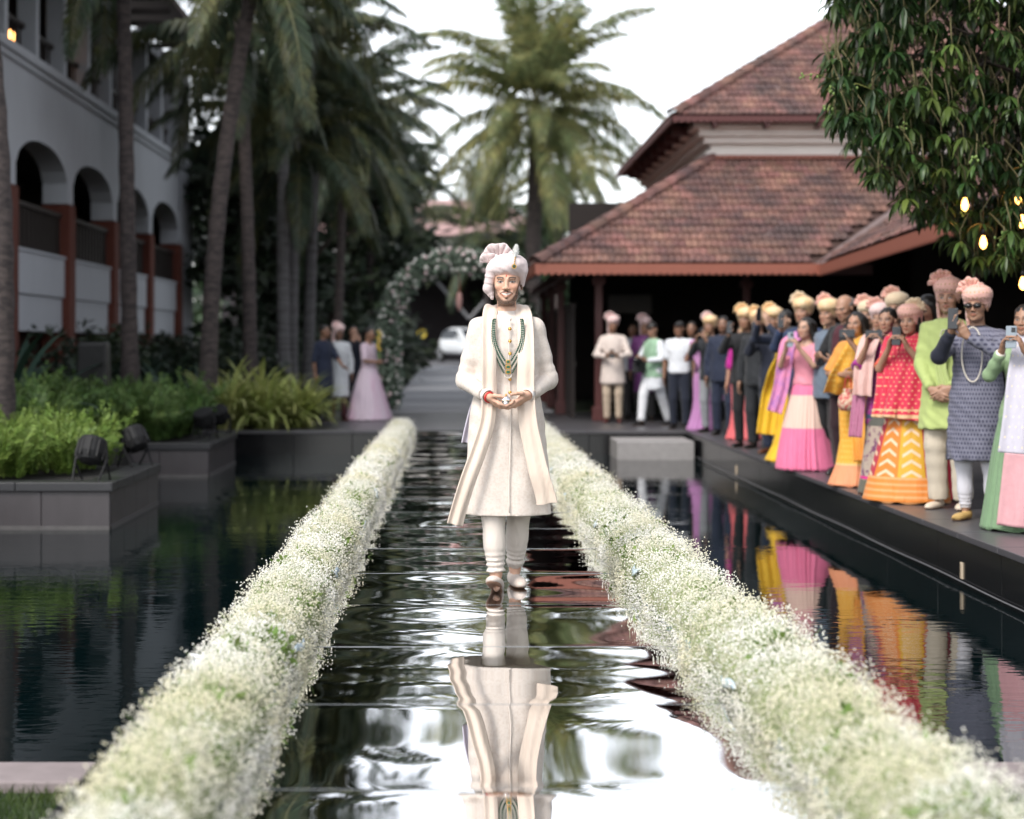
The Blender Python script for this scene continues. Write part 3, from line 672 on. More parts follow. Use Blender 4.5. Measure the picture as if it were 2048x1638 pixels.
# feathery ferns
MAT['fern'] = leafmat('bright fern', (.16, .25, .05), (.24, .31, .08), rand=.35, tl=.3)
MAT['fern2'] = leafmat('mid fern', (.10, .18, .05), (.16, .22, .065), rand=.35, tl=.3)
def fern_mesh(seed, mat, h=.55, nf=34):
    rg = np.random.default_rng(seed); V = []; F = []
    for f in range(nf):
        az = rg.uniform(0, 6.28); lean = rg.uniform(.15, 1.15); L = h*rg.uniform(.6, 1.15); p = np.array([rg.normal(0, .07), rg.normal(0, .07), 0.]); ns = 15
        for i in range(ns):
            t = i/ns; e = PI/2-lean*(.4+1.1*t**1.5); d = np.array([math.cos(az)*math.cos(e), math.sin(az)*math.cos(e), math.sin(e)])
            p = p+d*L/ns; s = np.cross(d, [0, 0, 1.]); s /= np.linalg.norm(s)+1e-6; u = np.cross(s, d)
            w = .085*math.sin(PI*min(1, .12+.88*t))**.6*(h/.5)
            for k in range(5):
                a = rg.uniform(0, 6.28); o = s*math.cos(a)+u*math.sin(a)*.6+d*.7; o /= np.linalg.norm(o); tw = np.cross(o, d)*.011*(h/.5)
                b = len(V); q = p+o*w*rg.uniform(.6, 1.2); V += [p-tw*.5, p+tw*.5, q+tw, q-tw*.2]; F.append((b, b+1, b+2, b+3))
    return fastmesh('fern_clump', np.array(V), F, mat, smooth=False)
FM = [fern_mesh(i, MAT['fern']) for i in range(4)]; FM2 = [fern_mesh(10+i, MAT['fern2'], .8, 40) for i in range(4)]
rr = random.Random(3)
def ferns(spots, meshes, label, group, z):
    for i, (x, y) in enumerate(spots):
        o = obj('fern_clump', meshes[i % len(meshes)], None, (x, y, z), (0, 0, rr.uniform(0, 6.28)), rr.uniform(.85, 1.15)); tag(o, label, 'fern', group)
ferns([(-3.75-.36*i+rr.uniform(-.1, .1), 16.35+.55*j+rr.uniform(-.1, .1)) for i in range(6) for j in range(4) if not (i == 0 and j < 1)], FM, 'bright green feathery fern in the nearest planter box', 'ferns in the nearest planter', .03)
ferns([(-3.8-.5*i+rr.uniform(-.1, .1), 22.6+.6*j+rr.uniform(-.1, .1)) for i in range(5) for j in range(4)], FM2, 'mid green feathery fern in the second planter box', 'ferns in the second planter', .03)
ferns([(-5.0-.6*i+rr.uniform(-.1, .1), 20+.8*j) for i in range(3) for j in range(4)], FM2, 'mid green fern in the bed between the two planters', 'ferns between planters', .03)
# strap-leaved clumps
def strap_mesh(seed, mat, h, n, w=.03, up=.9):
    rg = np.random.default_rng(seed); V = []; F = []
    for f in range(n):
        az = rg.uniform(0, 6.28); e0 = rg.uniform(up-.35, up+.5); L = h*rg.uniform(.6, 1.2); p = np.array([rg.normal(0, .06), rg.normal(0, .06), 0.]); s = np.array([-math.sin(az), math.cos(az), 0]); ns = 7; b0 = len(V); bend = rg.uniform(.8, 2.2)
        for i in range(ns+1):
            t = i/ns; ww = w*(.5+1.2*t)*(1-t)**.6+.002 if t < 1 else .001; V += [p-s*ww, p+s*ww]
            e = e0-bend*t**1.6; p = p+np.array([math.cos(az)*math.cos(e), math.sin(az)*math.cos(e), math.sin(e)])*L/ns
        F += [(b0+2*i, b0+2*i+1, b0+2*i+3, b0+2*i+2) for i in range(ns)]
    return fastmesh('strap_plant', np.array(V), F, mat, smooth=True)
MAT['strap'] = leafmat('yellow green straps', (.30, .35, .10), (.46, .46, .20), rand=.35, tl=.35)
MAT['strap_dark'] = leafmat('blue green straps', (.022, .045, .032), (.035, .06, .04), rand=.3, tl=.15)
SM = [strap_mesh(i, MAT['strap'], 1.0, 170, .030) for i in range(3)]; SD = [strap_mesh(20+i, MAT['strap_dark'], 1.1, 60, .04) for i in range(3)]
for i, (x, y) in enumerate(((-3.55, 26.95), (-2.95, 27.1), (-2.55, 27.35), (-3.1, 27.7), (-3.8, 27.7), (-2.5, 28.0), (-3.4, 28.4))):
    tag(obj('strap_plant', SM[i % 3], None, (x, y, 0), (0, 0, i*1.3), rr.uniform(.95, 1.2)), 'yellow-green strap-leaved plant clump at the back pool corner', 'plant', 'yellow strap plants at the pool corner')
for i in range(26):
    x, y = rr.uniform(-7.0, -4.0), rr.uniform(26.9, 33)
    tag(obj('dark_strap_plant', SD[i % 3], None, (x, y, .0), (0, 0, i*1.7), rr.uniform(.9, 1.3)), 'dark blue-green strap-leaved plant below the palms', 'plant', 'dark strap plants under palms')
for i, (x, y) in enumerate(((-5.5, 21.5), (-5.9, 23.4))):
    tag(obj('cycad', strap_mesh(50+i, MAT['strap_dark'], 1.5, 46, .07, .75), None, (x, y, .2), (0, 0, i)), ('dark broad-leaved plant at the left edge behind near ferns', 'second dark broad-leaved plant below the first hotel pier')[i], 'plant')
# lawn grass blades near camera
rg = np.random.default_rng(77); n = 26000; p = np.stack([np.where(rg.random(n) < .5, rg.uniform(-2.6, -1.1, n), rg.uniform(1.4, 2.6, n)), rg.uniform(4.2, 6.42, n), np.full(n, -.345)], 1)
d = np.stack([rg.normal(0, .35, n), rg.normal(0, .35, n), np.ones(n)], 1)*rg.uniform(.02, .05, (n, 1)); s = rg.normal(size=(n, 3)); s[:, 2] = 0; s = s/np.linalg.norm(s, axis=1)[:, None]*.003
V = np.stack([p-s, p+s, p+d], 1).reshape(-1, 3)
tag(obj('grass', fastmesh('grass', V, np.arange(3*n).reshape(-1, 3), leafmat('grass blades', (.045, .085, .02), (.09, .12, .03), tl=.3), smooth=False)), 'short green grass before the pool kerb', 'grass', kind='stuff')

# ------------------------------------------------------------------ flower borders along the walkway
MAT['gyp'] = M('tiny white petals', (.80, .78, .73), .8, col2=(.68, .64, .47), vscale=2.2, v2=(.44, .60), rand=.2)
MAT['gyp_core'] = M('pale green stems', (.24, .29, .12), .9, col2=(.48, .47, .33), vscale=18, v2=(.4, .6), var=.2, bump=1, bscale=90, bdist=.02)
MAT['gyp_stem'] = M('thin green stem', (.22, .32, .10), .8, rand=.3)
MAT['foam'] = M('pale blue wrap', (.50, .60, .66), .6, var=.1, vscale=8)
MAT['spray'] = leafmat('small green leaves', (.14, .22, .05), (.2, .28, .08), tl=.3)
octV = np.array([(1, 0, 0), (-1, 0, 0), (0, 1, 0), (0, -1, 0), (0, 0, .8), (0, 0, -.8)]); octF = np.array([(0, 2, 4), (2, 1, 4), (1, 3, 4), (3, 0, 4), (2, 0, 5), (1, 2, 5), (3, 1, 5), (0, 3, 5)])
def border(xc, label, seed, side, a, hh):
    rg = np.random.default_rng(seed); o = thing('flower_border', label, 'flower border', (xc, 0, 0)); Y0, Y1 = 3.2, 25.6
    # uneven mound, built as a lofted core
    ny, na = 420, 15; V = []
    bend = (lambda y: np.interp(y, [4, 5, 6.2, 7.5, 9, 14, 26], [.11, .10, .075, .03, 0, -.03, -.03])) if side > 0 else (lambda y: 0*np.asarray(y))
    ys = np.linspace(Y0, Y1, ny)
    def lump(y): return 1+.05*np.sin(y*2.3+seed)+.04*np.sin(y*5.1+2*seed)+.035*np.sin(y*11+seed)
    for y in ys:
        l = float(lump(y))
        for k in range(na):
            t = PI*k/(na-1); V.append((-math.cos(t)*a*.84*l+rg.normal(0, .008)+float(bend(y)), y, .012+hh*.83*l*math.sin(t)**.62+rg.normal(0, .008)))
    F = [(j*na+k, j*na+k+1, (j+1)*na+k+1, (j+1)*na+k) for j in range(ny-1) for k in range(na-1)]
    F += [(0, *range(na-1, 0, -1))] if False else []
    obj('stem_bed', fastmesh('stem_bed', V, F, MAT['gyp_core']), o)
    mb = MB()
    for y0_ in np.arange(Y0, Y1-.1, .8): bx_ = float(bend(y0_+.4)); MB().span((bx_-a*.75, y0_+.003, .002), (bx_+a*.75, min(y0_+.797, Y1), .03)).build('foam_tray', MAT['foam'], o)
    # crumpled strips of pale wrap showing through on the walkway side
    for i in range(7):
        y = 4.0+i*2.6+rg.uniform(-.6, .6); l = rg.uniform(.15, .42); V = []; z0 = rg.uniform(.05, .12)
        for j in range(9):
            t = j/8; z = z0+.015*math.sin(t*5+i); w = .006+.012*math.sin(PI*t)
            for zz in (z-w, z+w): tt = math.asin(min(1, (zz/hh/.95))**(1/.62)) if zz > 0 else 0; V.append((-side*math.cos(tt)*a*.97+rg.normal(0, .004)+float(bend(y)), y+l*t, zz))
        q = obj('wrap_strip', fastmesh('wrap_strip', V, [(2*j, 2*j+1, 2*j+3, 2*j+2) for j in range(8)], MAT['foam']), o); q.modifiers.new('s', 'SOLIDIFY').thickness = .004
    # blossoms
    C = []; S = []; ST = []
    y = Y0
    while y < Y1:
        dy = .1; dens = 520 if y < 7.5 else (400 if y < 12 else (230 if y < 18 else 150)); n = dens
        t = np.arccos(np.clip(rg.uniform(-1.08, 1.08, n), -1, 1)); yy = y+rg.random(n)*dy; l = lump(yy)
        tuft = 1+.17*np.sin(yy*27+t*4+seed)*np.sin(t*6+yy*11)+.08*np.sin(yy*61+t*13)+.05*rg.normal(size=n); out = (rg.random(n) < .035)*rg.uniform(0, .22, n)
        rr_ = (.84+.20*rg.random(n)**.6)*tuft+out
        x = -np.cos(t)*a*l*rr_+bend(yy); z = .015+hh*l*rr_*np.sin(t)**.62; z = np.maximum(z, .004)
        low = rg.random(n) < .16; sg_ = np.where(rg.random(n) < .7, -side, side); x = np.where(low, bend(yy)+sg_*a*l*rg.uniform(.88, 1.14, n), x); z = np.where(low, rg.uniform(.003, .075, n), z)
        C.append(np.stack([x, yy, z], 1)); S.append(rg.uniform(.0028, .0052, n)*(1 if y < 9 else (1.15 if y < 14 else 1.6)))
        y += dy
    C = np.concatenate(C); S = np.concatenate(S); n = len(C)
    ax = rg.normal(size=(n, 3, 3)); 
    q, _ = np.linalg.qr(ax); V = np.einsum('nij,kj->nki', q, octV)*S[:, None, None]*rg.uniform(.8, 1.15, (n, 6, 1))+C[:, None, :]
    F = (octF[None]+np.arange(n)[:, None, None]*6).reshape(-1, 3)
    tag(obj('blossoms', fastmesh('blossoms', V.reshape(-1, 3), F, MAT['gyp'], smooth=False), o), kind='stuff')
    # stems
    sel = rg.random(n) < .22; c = C[sel]; inn = c.copy(); inn[:, 0] = (inn[:, 0]-bend(inn[:, 1]))*.55+bend(inn[:, 1]); inn[:, 2] = inn[:, 2]*.6; dn = inn-c; dn = dn/np.linalg.norm(dn, axis=1)[:, None]*.09
    s = rg.normal(size=c.shape); s /= np.linalg.norm(s, axis=1)[:, None]; s *= .0011
    V = np.stack([c-s*.4, c+s*.4, c+dn+s, c+dn-s], 1).reshape(-1, 3)
    tag(obj('stems', fastmesh('stems', V, np.arange(len(V)).reshape(-1, 4), MAT['gyp_stem'], smooth=False), o), kind='stuff')
    # sprays of green leaves
    pts = []
    for i in range(44):
        y = rg.uniform(3.8, 18); t = rg.uniform(.5, 2.6); pts.append(blob_pts((-math.cos(t)*a*.9+float(bend(y)), y, .02+hh*.85*math.sin(t)**.7), (.05, .09, .04), 26, rg))
    V, F = leaf_cloud(np.concatenate(pts), .045, rg, .8)
    tag(obj('leaf_sprays', fastmesh('leaf_sprays', V, F, MAT['spray'], smooth=False), o), kind='stuff')
border(-.805, 'long low border of white baby\'s breath left of the mirrored walkway', 2, -1, .178, .20)
border(1.115, 'long low border of white baby\'s breath right of the mirrored walkway', 5, 1, .208, .205)

# ------------------------------------------------------------------ flower arch
ar = thing('flower_arch', 'round arch of green leaves with white and pink roses behind the groom', 'arch', (0, 35, 0))
AR, AZ = 1.38, 1.62
def arch_c(t):      # t 0..1 from left foot over the top to right foot
    L1 = AZ; L2 = PI*AR; s = t*(2*L1+L2)
    if s < L1: return np.array([-AR+.02, 0, s])
    if s > L1+L2: return np.array([AR-.02, 0, 2*L1+L2-s])
    a = PI-(s-L1)/AR; return np.array([AR*math.cos(a), 0, AZ+AR*math.sin(a)])
MB().tube([arch_c(i/60) for i in range(61)], .13, 8).build('frame', MAT['wood_leaf'], ar, smooth=True)
rg = np.random.default_rng(9); n = 11000; ts = rg.random(n); cc = np.array([arch_c(t) for t in ts]); d = rg.normal(size=(n, 3)); d /= np.linalg.norm(d, axis=1)[:, None]
V, F = leaf_cloud(cc+d*rg.uniform(.13, .25, (n, 1)), .12, rg, .8)
tag(obj('foliage', fastmesh('foliage', V, F, leafmat('eucalyptus leaves', (.15, .21, .155), (.27, .33, .26), tl=.2), smooth=False), ar), kind='stuff')
n = 330; ts = rg.random(n); cc = np.array([arch_c(t) for t in ts]); d = rg.normal(size=(n, 3)); d[:, 1] = -abs(d[:, 1])*.8; d /= np.linalg.norm(d, axis=1)[:, None]
cen = cc+d*.25; pts = []; mi = []
V, F = [], []; MI = []
for i in range(n):
    b = np.linalg.qr(rg.normal(size=(3, 3)))[0]; s = rg.uniform(.034, .06); 
    for r_ in range(3):
        off = octV*s*(1-.2*r_)+rg.normal(0, .006, (6, 3)); bb = len(V); V += list(off@np.linalg.qr(rg.normal(size=(3, 3)))[0]+cen[i]); F += [tuple(f+bb) for f in octF]; MI += [0 if i % 3 else 1]*8
tag(obj('roses', fastmesh('roses', np.array(V), F, [M('white roses', (.78, .76, .72), .8, var=.1), M('pink roses', (.70, .54, .55), .8, var=.1)], midx=MI), ar), kind='stuff')
gl = thing('hanging_garland', 'short pink garland hanging inside the flower arch', 'garland', (.035, 35.05, 2.2))
mb = MB()
mb.tube([(0, 0, .79), (0, 0, .12)], .012, 6); mb.build('cord', M('red cord', (.25, .06, .05), .8), gl)
MB().lathe([(.02, .16), (.05, .12), (.065, .0), (.05, -.15), (.02, -.22)], n=10).build('tassel', M('pink blossoms', (.45, .26, .24), .9, var=.3, vscale=30, bump=1), gl, smooth=True)

# ------------------------------------------------------------------ mango tree at right with bulbs
MAT['mango'] = leafmat('mango leaf', (.026, .056, .016), (.075, .115, .026), rand=.6, rough=.38, tl=.25)
MAT['twig'] = M('twig', (.10, .085, .035), .8, rand=.2)
mg = thing('mango_tree', 'leafy mango tree hanging over the guests at top right', 'tree', (5.3, 11.6, 0))
MO = np.array([5.3, 11.6, 0])
tk = MB(); tk.tube([(0, 0, -.05), (.05, .05, 1.2), (-.1, .3, 2.4), (-.35, 1.4, 3.2), (-.5, 2.4, 4.2)], [.24, .2, .17, .13, .08], 10); tk.build('trunk', MAT['bark'], mg, smooth=True)
rg = np.random.default_rng(31)
limb = MB(); tw = MB(); LV, LF = [], []; fruit = []
# rosettes hang on twigs; their cloud follows the outline seen in the photograph, with depth
def inside_mango(x, z):
    u = 915+x/13.8*3500; v = 690-(z-1.3)/13.8*3500
    if v < 80: lo = 1660-(v-80)*-.15
    elif v < 250: lo = 1640+(v-80)*.03
    elif v < 330: lo = 1668+(v-250)*.5
    elif v < 420: lo = 1715+(v-330)*.85
    elif v < 470: lo = 1795+(v-420)*1.5
    else: lo = 1895
    lob = 350 if u < 1790 else (430 if u < 1880 else 520)
    return u > lo+14 and v < lob
cl = []
tries = 0
while len(cl) < 1500 and tries < 80000:
    tries += 1; x = rg.uniform(2.7, 5.4); z = rg.uniform(1.9, 5.3); y = rg.uniform(12.7, 15.4)
    if inside_mango(x*13.8/y, 1.3+(z-1.3)*13.8/y): cl.append((x, y, z))
cl = np.array(cl)
nsingle = 0
lw = .125; leaf_me = fastmesh('leaf', [(0, 0, 0), (.35, -lw, lw*.35), (.35, 0, 0), (.35, lw, lw*.35), (.7, -lw*.8, lw*.3-.10), (.7, 0, -.10), (.7, lw*.8, lw*.3-.10), (.9, 0, -.28)], [(0, 2, 1), (0, 3, 2), (1, 2, 5), (1, 5, 4), (2, 3, 6), (2, 6, 5), (4, 5, 7), (5, 6, 7)], MAT['mango'])
for c in cl:
    nl = rg.integers(9, 15); az0 = rg.uniform(0, 6.28)
    tw.tube([c-MO+np.array([rg.normal(0, .05), .12, .22]), c-MO+np.array([0, .02, .08]), c-MO], [.007, .005, .004], 4)
    for j in range(nl):
        single = nsingle < 300 and c[1] < 13.05 and c[2] < 4.2; nsingle += single
        az = az0+j*2.4; e = rg.uniform(-1.25, -.1); L = rg.uniform(.105, .19); d = np.array([math.cos(az)*math.cos(e), math.sin(az)*math.cos(e), math.sin(e)])
        s = np.cross(d, [0, 0, 1.]); s /= np.linalg.norm(s); nn = np.cross(s, d); w = L*.125; g = np.array([0, 0, -1.])
        if single:
            q = obj('leaf', leaf_me, mg); p_ = c-MO; q.matrix_local = Matrix(((d[0]*L, s[0]*L, nn[0]*L, p_[0]), (d[1]*L, s[1]*L, nn[1]*L, p_[1]), (d[2]*L, s[2]*L, nn[2]*L, p_[2]), (0, 0, 0, 1))); continue
        p0 = c-MO; p1 = p0+d*L*.35; p2 = p0+d*L*.7+g*L*.10; p3 = p0+d*L*.9+g*L*.28
        b = len(LV); LV += [p0, p1-s*w+nn*w*.35, p1, p1+s*w+nn*w*.35, p2-s*w*.8+nn*w*.3, p2, p2+s*w*.8+nn*w*.3, p3]
        LF += [(b, b+2, b+1, b+1), (b, b+3, b+2, b+2), (b+1, b+2, b+5, b+4), (b+2, b+3, b+6, b+5), (b+4, b+5, b+7, b+7), (b+5, b+6, b+7, b+7)]
LT = []
for f in LF:
    if f[2] == f[3]: LT.append(f[:3])
    else: LT += [(f[0], f[1], f[2]), (f[0], f[2], f[3])]
obj('crown', fastmesh('crown', np.array(LV), LT, MAT['mango'], smooth=True), mg)['kind'] = 'stuff'
for i in range(34):
    c = cl[rg.integers(len(cl))]-MO; s0 = np.array([-.55+rg.normal(0, .15), 2.6+rg.normal(0, .3), rg.uniform(2.6, 4.3)]); q_ = (c+s0)/2; mid = q_+rg.normal(0, .14, 3)+np.array([0, .2, .2]); m2_ = (mid+c)/2+rg.normal(0, .07, 3)
    limb.tube([s0, (s0+mid)/2+rg.normal(0, .08, 3), mid, m2_, c+np.array([0, 0, .05])], [.024, .019, .015, .010, .005], 5)
limb.build('limbs', MAT['bark'], mg, smooth=True); tw.build('twigs', MAT['twig'], mg, smooth=True)['kind'] = 'stuff'
fr = MB()
for i in range(110):
    c = cl[rg.integers(len(cl))]-MO; d = np.array([rg.normal(-.1, .12), -abs(rg.normal(.1, .08)), rg.uniform(-.1, .1)]); q = c+d*.7
    fr.tube([c, c+d*.4+np.array([0, 0, .03]), q], [.004, .003, .002], 4, 1)
    for j in range(6):
        pq = c+d*.7*rg.uniform(.5, 1.05)+rg.normal(0, .02, 3); fr.lathe([(.002, .012), (.010, .004), (.009, -.008), (.002, -.014)], tuple(pq), 6, 0)
fr.build('fruits', [M('young mango', (.16, .24, .06), .5), M('panicle stalk', (.22, .23, .06), .7)], mg, smooth=True)['kind'] = 'stuff'
gb = M('lit bulb', (1, .45, .10), .3, emit=4)
for i, (px, py, Y, nm) in enumerate(((1930, 408, 13.3, 'leftmost, below the mango leaves above the turbans'), (2038, 395, 13.5, 'at the right picture edge, upper one'), (2044, 442, 13.4, 'at the right picture edge, lower one'), (1967, 484, 13.3, 'lowest, above the sunglasses man'), (2046, 566, 13.5, 'far lower right beside dark wall'))):
    t = thing('light_bulb', 'glowing string light bulb '+nm, 'light bulb', P(px, py, Y), 0, 'string light bulbs in the mango tree')
    MB().lathe([(.004, -.055), (.022, -.04), (.03, -.012), (.022, .022), (.014, .04), (.012, .05)], n=12).build('glass', gb, t, smooth=True)
    MB().lathe([(.014, .048), (.016, .09), (.006, .10)], n=10).build('socket', MAT['metal_dark'], t, smooth=True)
    MB().tube([(0, 0, .1), (.03, .1, .5), (.05, .2, 1.2)], .003, 5).build('wire', MAT['metal_dark'], t)

# ------------------------------------------------------------------ stage lights, speaker, car, scooter
MAT['lamp_black'] = M('matt black metal', (.010, .010, .011), .65, spec=.3)
def parcan(loc, rz, tilt, label, lit=None):
    t = thing('stage_light', label, 'stage light', loc, rz); r = .13
    mb = MB(); mb.lathe([(.05, .12), (.10, .10), (r, .03), (r, -.10), (r*.93, -.115)], n=20, axis='y'); 
    for k in range(10):
        a = 2*PI*k/10; mb.box((math.cos(a)*r, .0, math.sin(a)*r), (.016, .17, .016))
    Mx = Matrix.Translation((0, 0, .27)) @ Matrix.Rotation(tilt, 4, 'X'); mb.xform(Mx).build('housing', MAT['lamp_black'], t, smooth=False)
    ml = MB(); ml.lathe([(r*.9, -.10), (r*.9, -.108), (.002, -.112)], n=20, axis='y'); ml.xform(Mx).build('lens', lit or M('dark lens', (.03, .03, .035), .15), t)
    for s in (-1, 1):
        MB().tube([(s*.155, 0, .29), (s*.16, 0, .16), (s*.14, -.10*1, .0)], .011, 6).build('leg', MAT['lamp_black'], t)
        MB().tube([(s*.158, 0, .2), (s*.13, .12, .0)], .011, 6).build('leg', MAT['lamp_black'], t)
    return t
redl = M('red lit lens', (1, .12, .08), .3, emit=5); yell = M('yellow lit lens', (1, .6, .05), .3, emit=3)
parcan((-3.36, 16.05, .055), R(165), R(-62), 'black stage light at the corner of the nearest planter')
parcan((-3.32, 18.0, .055), R(230), R(-55), 'black stage light at the far edge of the nearest planter')
parcan((-3.34, 23.1, .055), R(-25), R(-60), 'black stage light glowing yellow on the second planter', yell)
parcan((-3.30, 24.2, .055), R(-10), R(-52), 'stage light with glowing red lens on the second planter', redl)
sp = thing('loudspeaker', 'black loudspeaker on a stand among dark plants below the arches', 'loudspeaker', (-5.05, 24.3, .03))
MB().box((0, 0, .98), (.42, .36, .66), 0, 0, .92).build('cabinet', MAT['metal_dark'], sp, bev=.02)
MB().box((0, -.19, .98), (.35, .02, .58)).build('grille', M('speaker grille', (.008, .008, .008), .6, bump=.5, bscale=300), sp, bev=.008)
MB().tube([(0, 0, 0), (0, 0, .68)], .025, 8).build('pole', MAT['metal_dark'], sp)
for k in range(3): MB().tube([(0, 0, .4), (math.cos(k*2.1)*.4, math.sin(k*2.1)*.4, 0)], .013, 6).build('leg', MAT['metal_dark'], sp)
# white car, nose to camera-left
car = thing('white_car', 'white car parked on the drive behind the groom', 'car', (.55, 79.5, .505), R(28))
cw = M('white car paint', (.62, .64, .66), .25, coat=.6); cgl = M('dark car glass', (.01, .012, .015), .06); tyre = M('tyre rubber', (.012, .012, .012), .8)
prof = [(-2.0, .45, .62), (-1.95, .38, .85), (-1.2, .34, .98), (-.75, .32, 1.22), (-.2, .32, 1.55), (.5, .32, 1.62), (1.2, .33, 1.58), (1.75, .36, 1.15), (1.98, .42, .85), (2.0, .46, .65)]
V = []; F = []; nk = 10
for (yy, zb, zt) in prof:
    hw = .86 if abs(yy) < 1.7 else .74
    for (a, b_) in ((-.93, 0), (-1, .18), (-1.0, .42), (-.97, .55), (-.80, .97), (-.55, 1), (.55, 1), (.80, .97), (.97, .55), (1.0, .42), (1, .18), (.93, 0)):
        V.append((a*hw, yy, zb+(zt-zb)*b_))
nk = 12
for i in range(len(prof)-1):
    for k in range(nk): F.append((i*nk+k, i*nk+(k+1) % nk, (i+1)*nk+(k+1) % nk, (i+1)*nk+k))
mb = MB(); mb.add(V, F+[tuple(range(nk))[::-1], tuple((len(prof)-1)*nk+k for k in range(nk))]); o = mb.build('body', cw, car, smooth=True); sb = o.modifiers.new('s', 'SUBSURF'); sb.levels = sb.render_levels = 2
mb = MB(); mb.add([(-.66, -.83, 1.18), (.66, -.83, 1.18), (.60, -.30, 1.50), (-.60, -.30, 1.50)], [(0, 1, 2, 3)]); q = mb.build('windscreen', cgl, car); q.modifiers.new('s', 'SOLIDIFY').thickness = .03
for s in (-1, 1):
    mb = MB(); mb.add([(s*.85, -.55, 1.08), (s*.86, 1.2, 1.10), (s*.73, 1.05, 1.50), (s*.73, -.12, 1.48)], [(0, 1, 2, 3)]); q = mb.build('side_window', cgl, car); q.modifiers.new('s', 'SOLIDIFY').thickness = .03
    MB().box((s*.62, -1.93, .76), (.32, .12, .17)).build('headlight', M('headlamp', (.5, .5, .52), .1), car, bev=.04)
    MB().box((s*.98, -.62, 1.1), (.2, .1, .14)).build('mirror', cw, car, bev=.03)
    for yy in (-1.3, 1.3):
        w = MB(); w.lathe([(.2, -.1), (.31, -.1), (.33, -.05), (.33, .05), (.31, .1), (.2, .1)], (s*.76, yy, .33), 20, 0, 'x'); wo = w.build('wheel', tyre, car, smooth=True)
        MB().lathe([(.02, -.11), (.2, -.108), (.2, .108), (.02, .11)], (s*.76, yy, .33), 14, 0, 'x').build('rim', M('alloy', (.4, .4, .42), .3, metal=1), wo)
MB().box((0, -1.98, .62), (1.0, .06, .16)).build('grille', tyre, car, bev=.02)
MB().box((0, -2.02, .50), (.5, .03, .12)).build('number_plate', M('plate white', (.6, .6, .58), .6), car)
sc = thing('scooter', 'grey scooter parked in the dark porch left of the car', 'scooter', (-1.95, 78, .5), R(15))
for yy in (-.6, .62): MB().lathe([(.1, -.05), (.22, -.05), (.24, 0), (.22, .05), (.1, .05)], (0, yy, .24), 16, 0, 'x').build('wheel', tyre, sc, smooth=True)
sm = M('scooter grey', (.30, .31, .33), .3)
MB().tube([(0, -.62, .26), (0, -.45, .62), (0, -.36, 1.0)], [.05, .06, .04], 8).build('steering_column', sm, sc)
MB().tube([(-.34, -.33, 1.02), (0, -.38, 1.0), (.34, -.33, 1.02)], .022, 6).build('handlebar', tyre, sc)
MB().box((0, -.40, .62), (.36, .08, .55), 0, 0, .8).build('leg_shield', sm, sc, bev=.03)
MB().box((0, .0, .28), (.3, .6, .08)).build('footboard', sm, sc, bev=.02)
MB().box((0, .5, .5), (.32, .62, .42), 0, 0, .85).build('rear_body', sm, sc, bev=.08)
MB().box((0, .42, .76), (.26, .66, .10)).build('seat', tyre, sc, bev=.04)
MB().lathe([(.02, -.08), (.09, -.06), (.10, .02), (.06, .06)], (0, -.48, .92), 12, 0, 'y').build('headlight', M('headlamp glass', (.5, .5, .5), .1), sc, smooth=True)
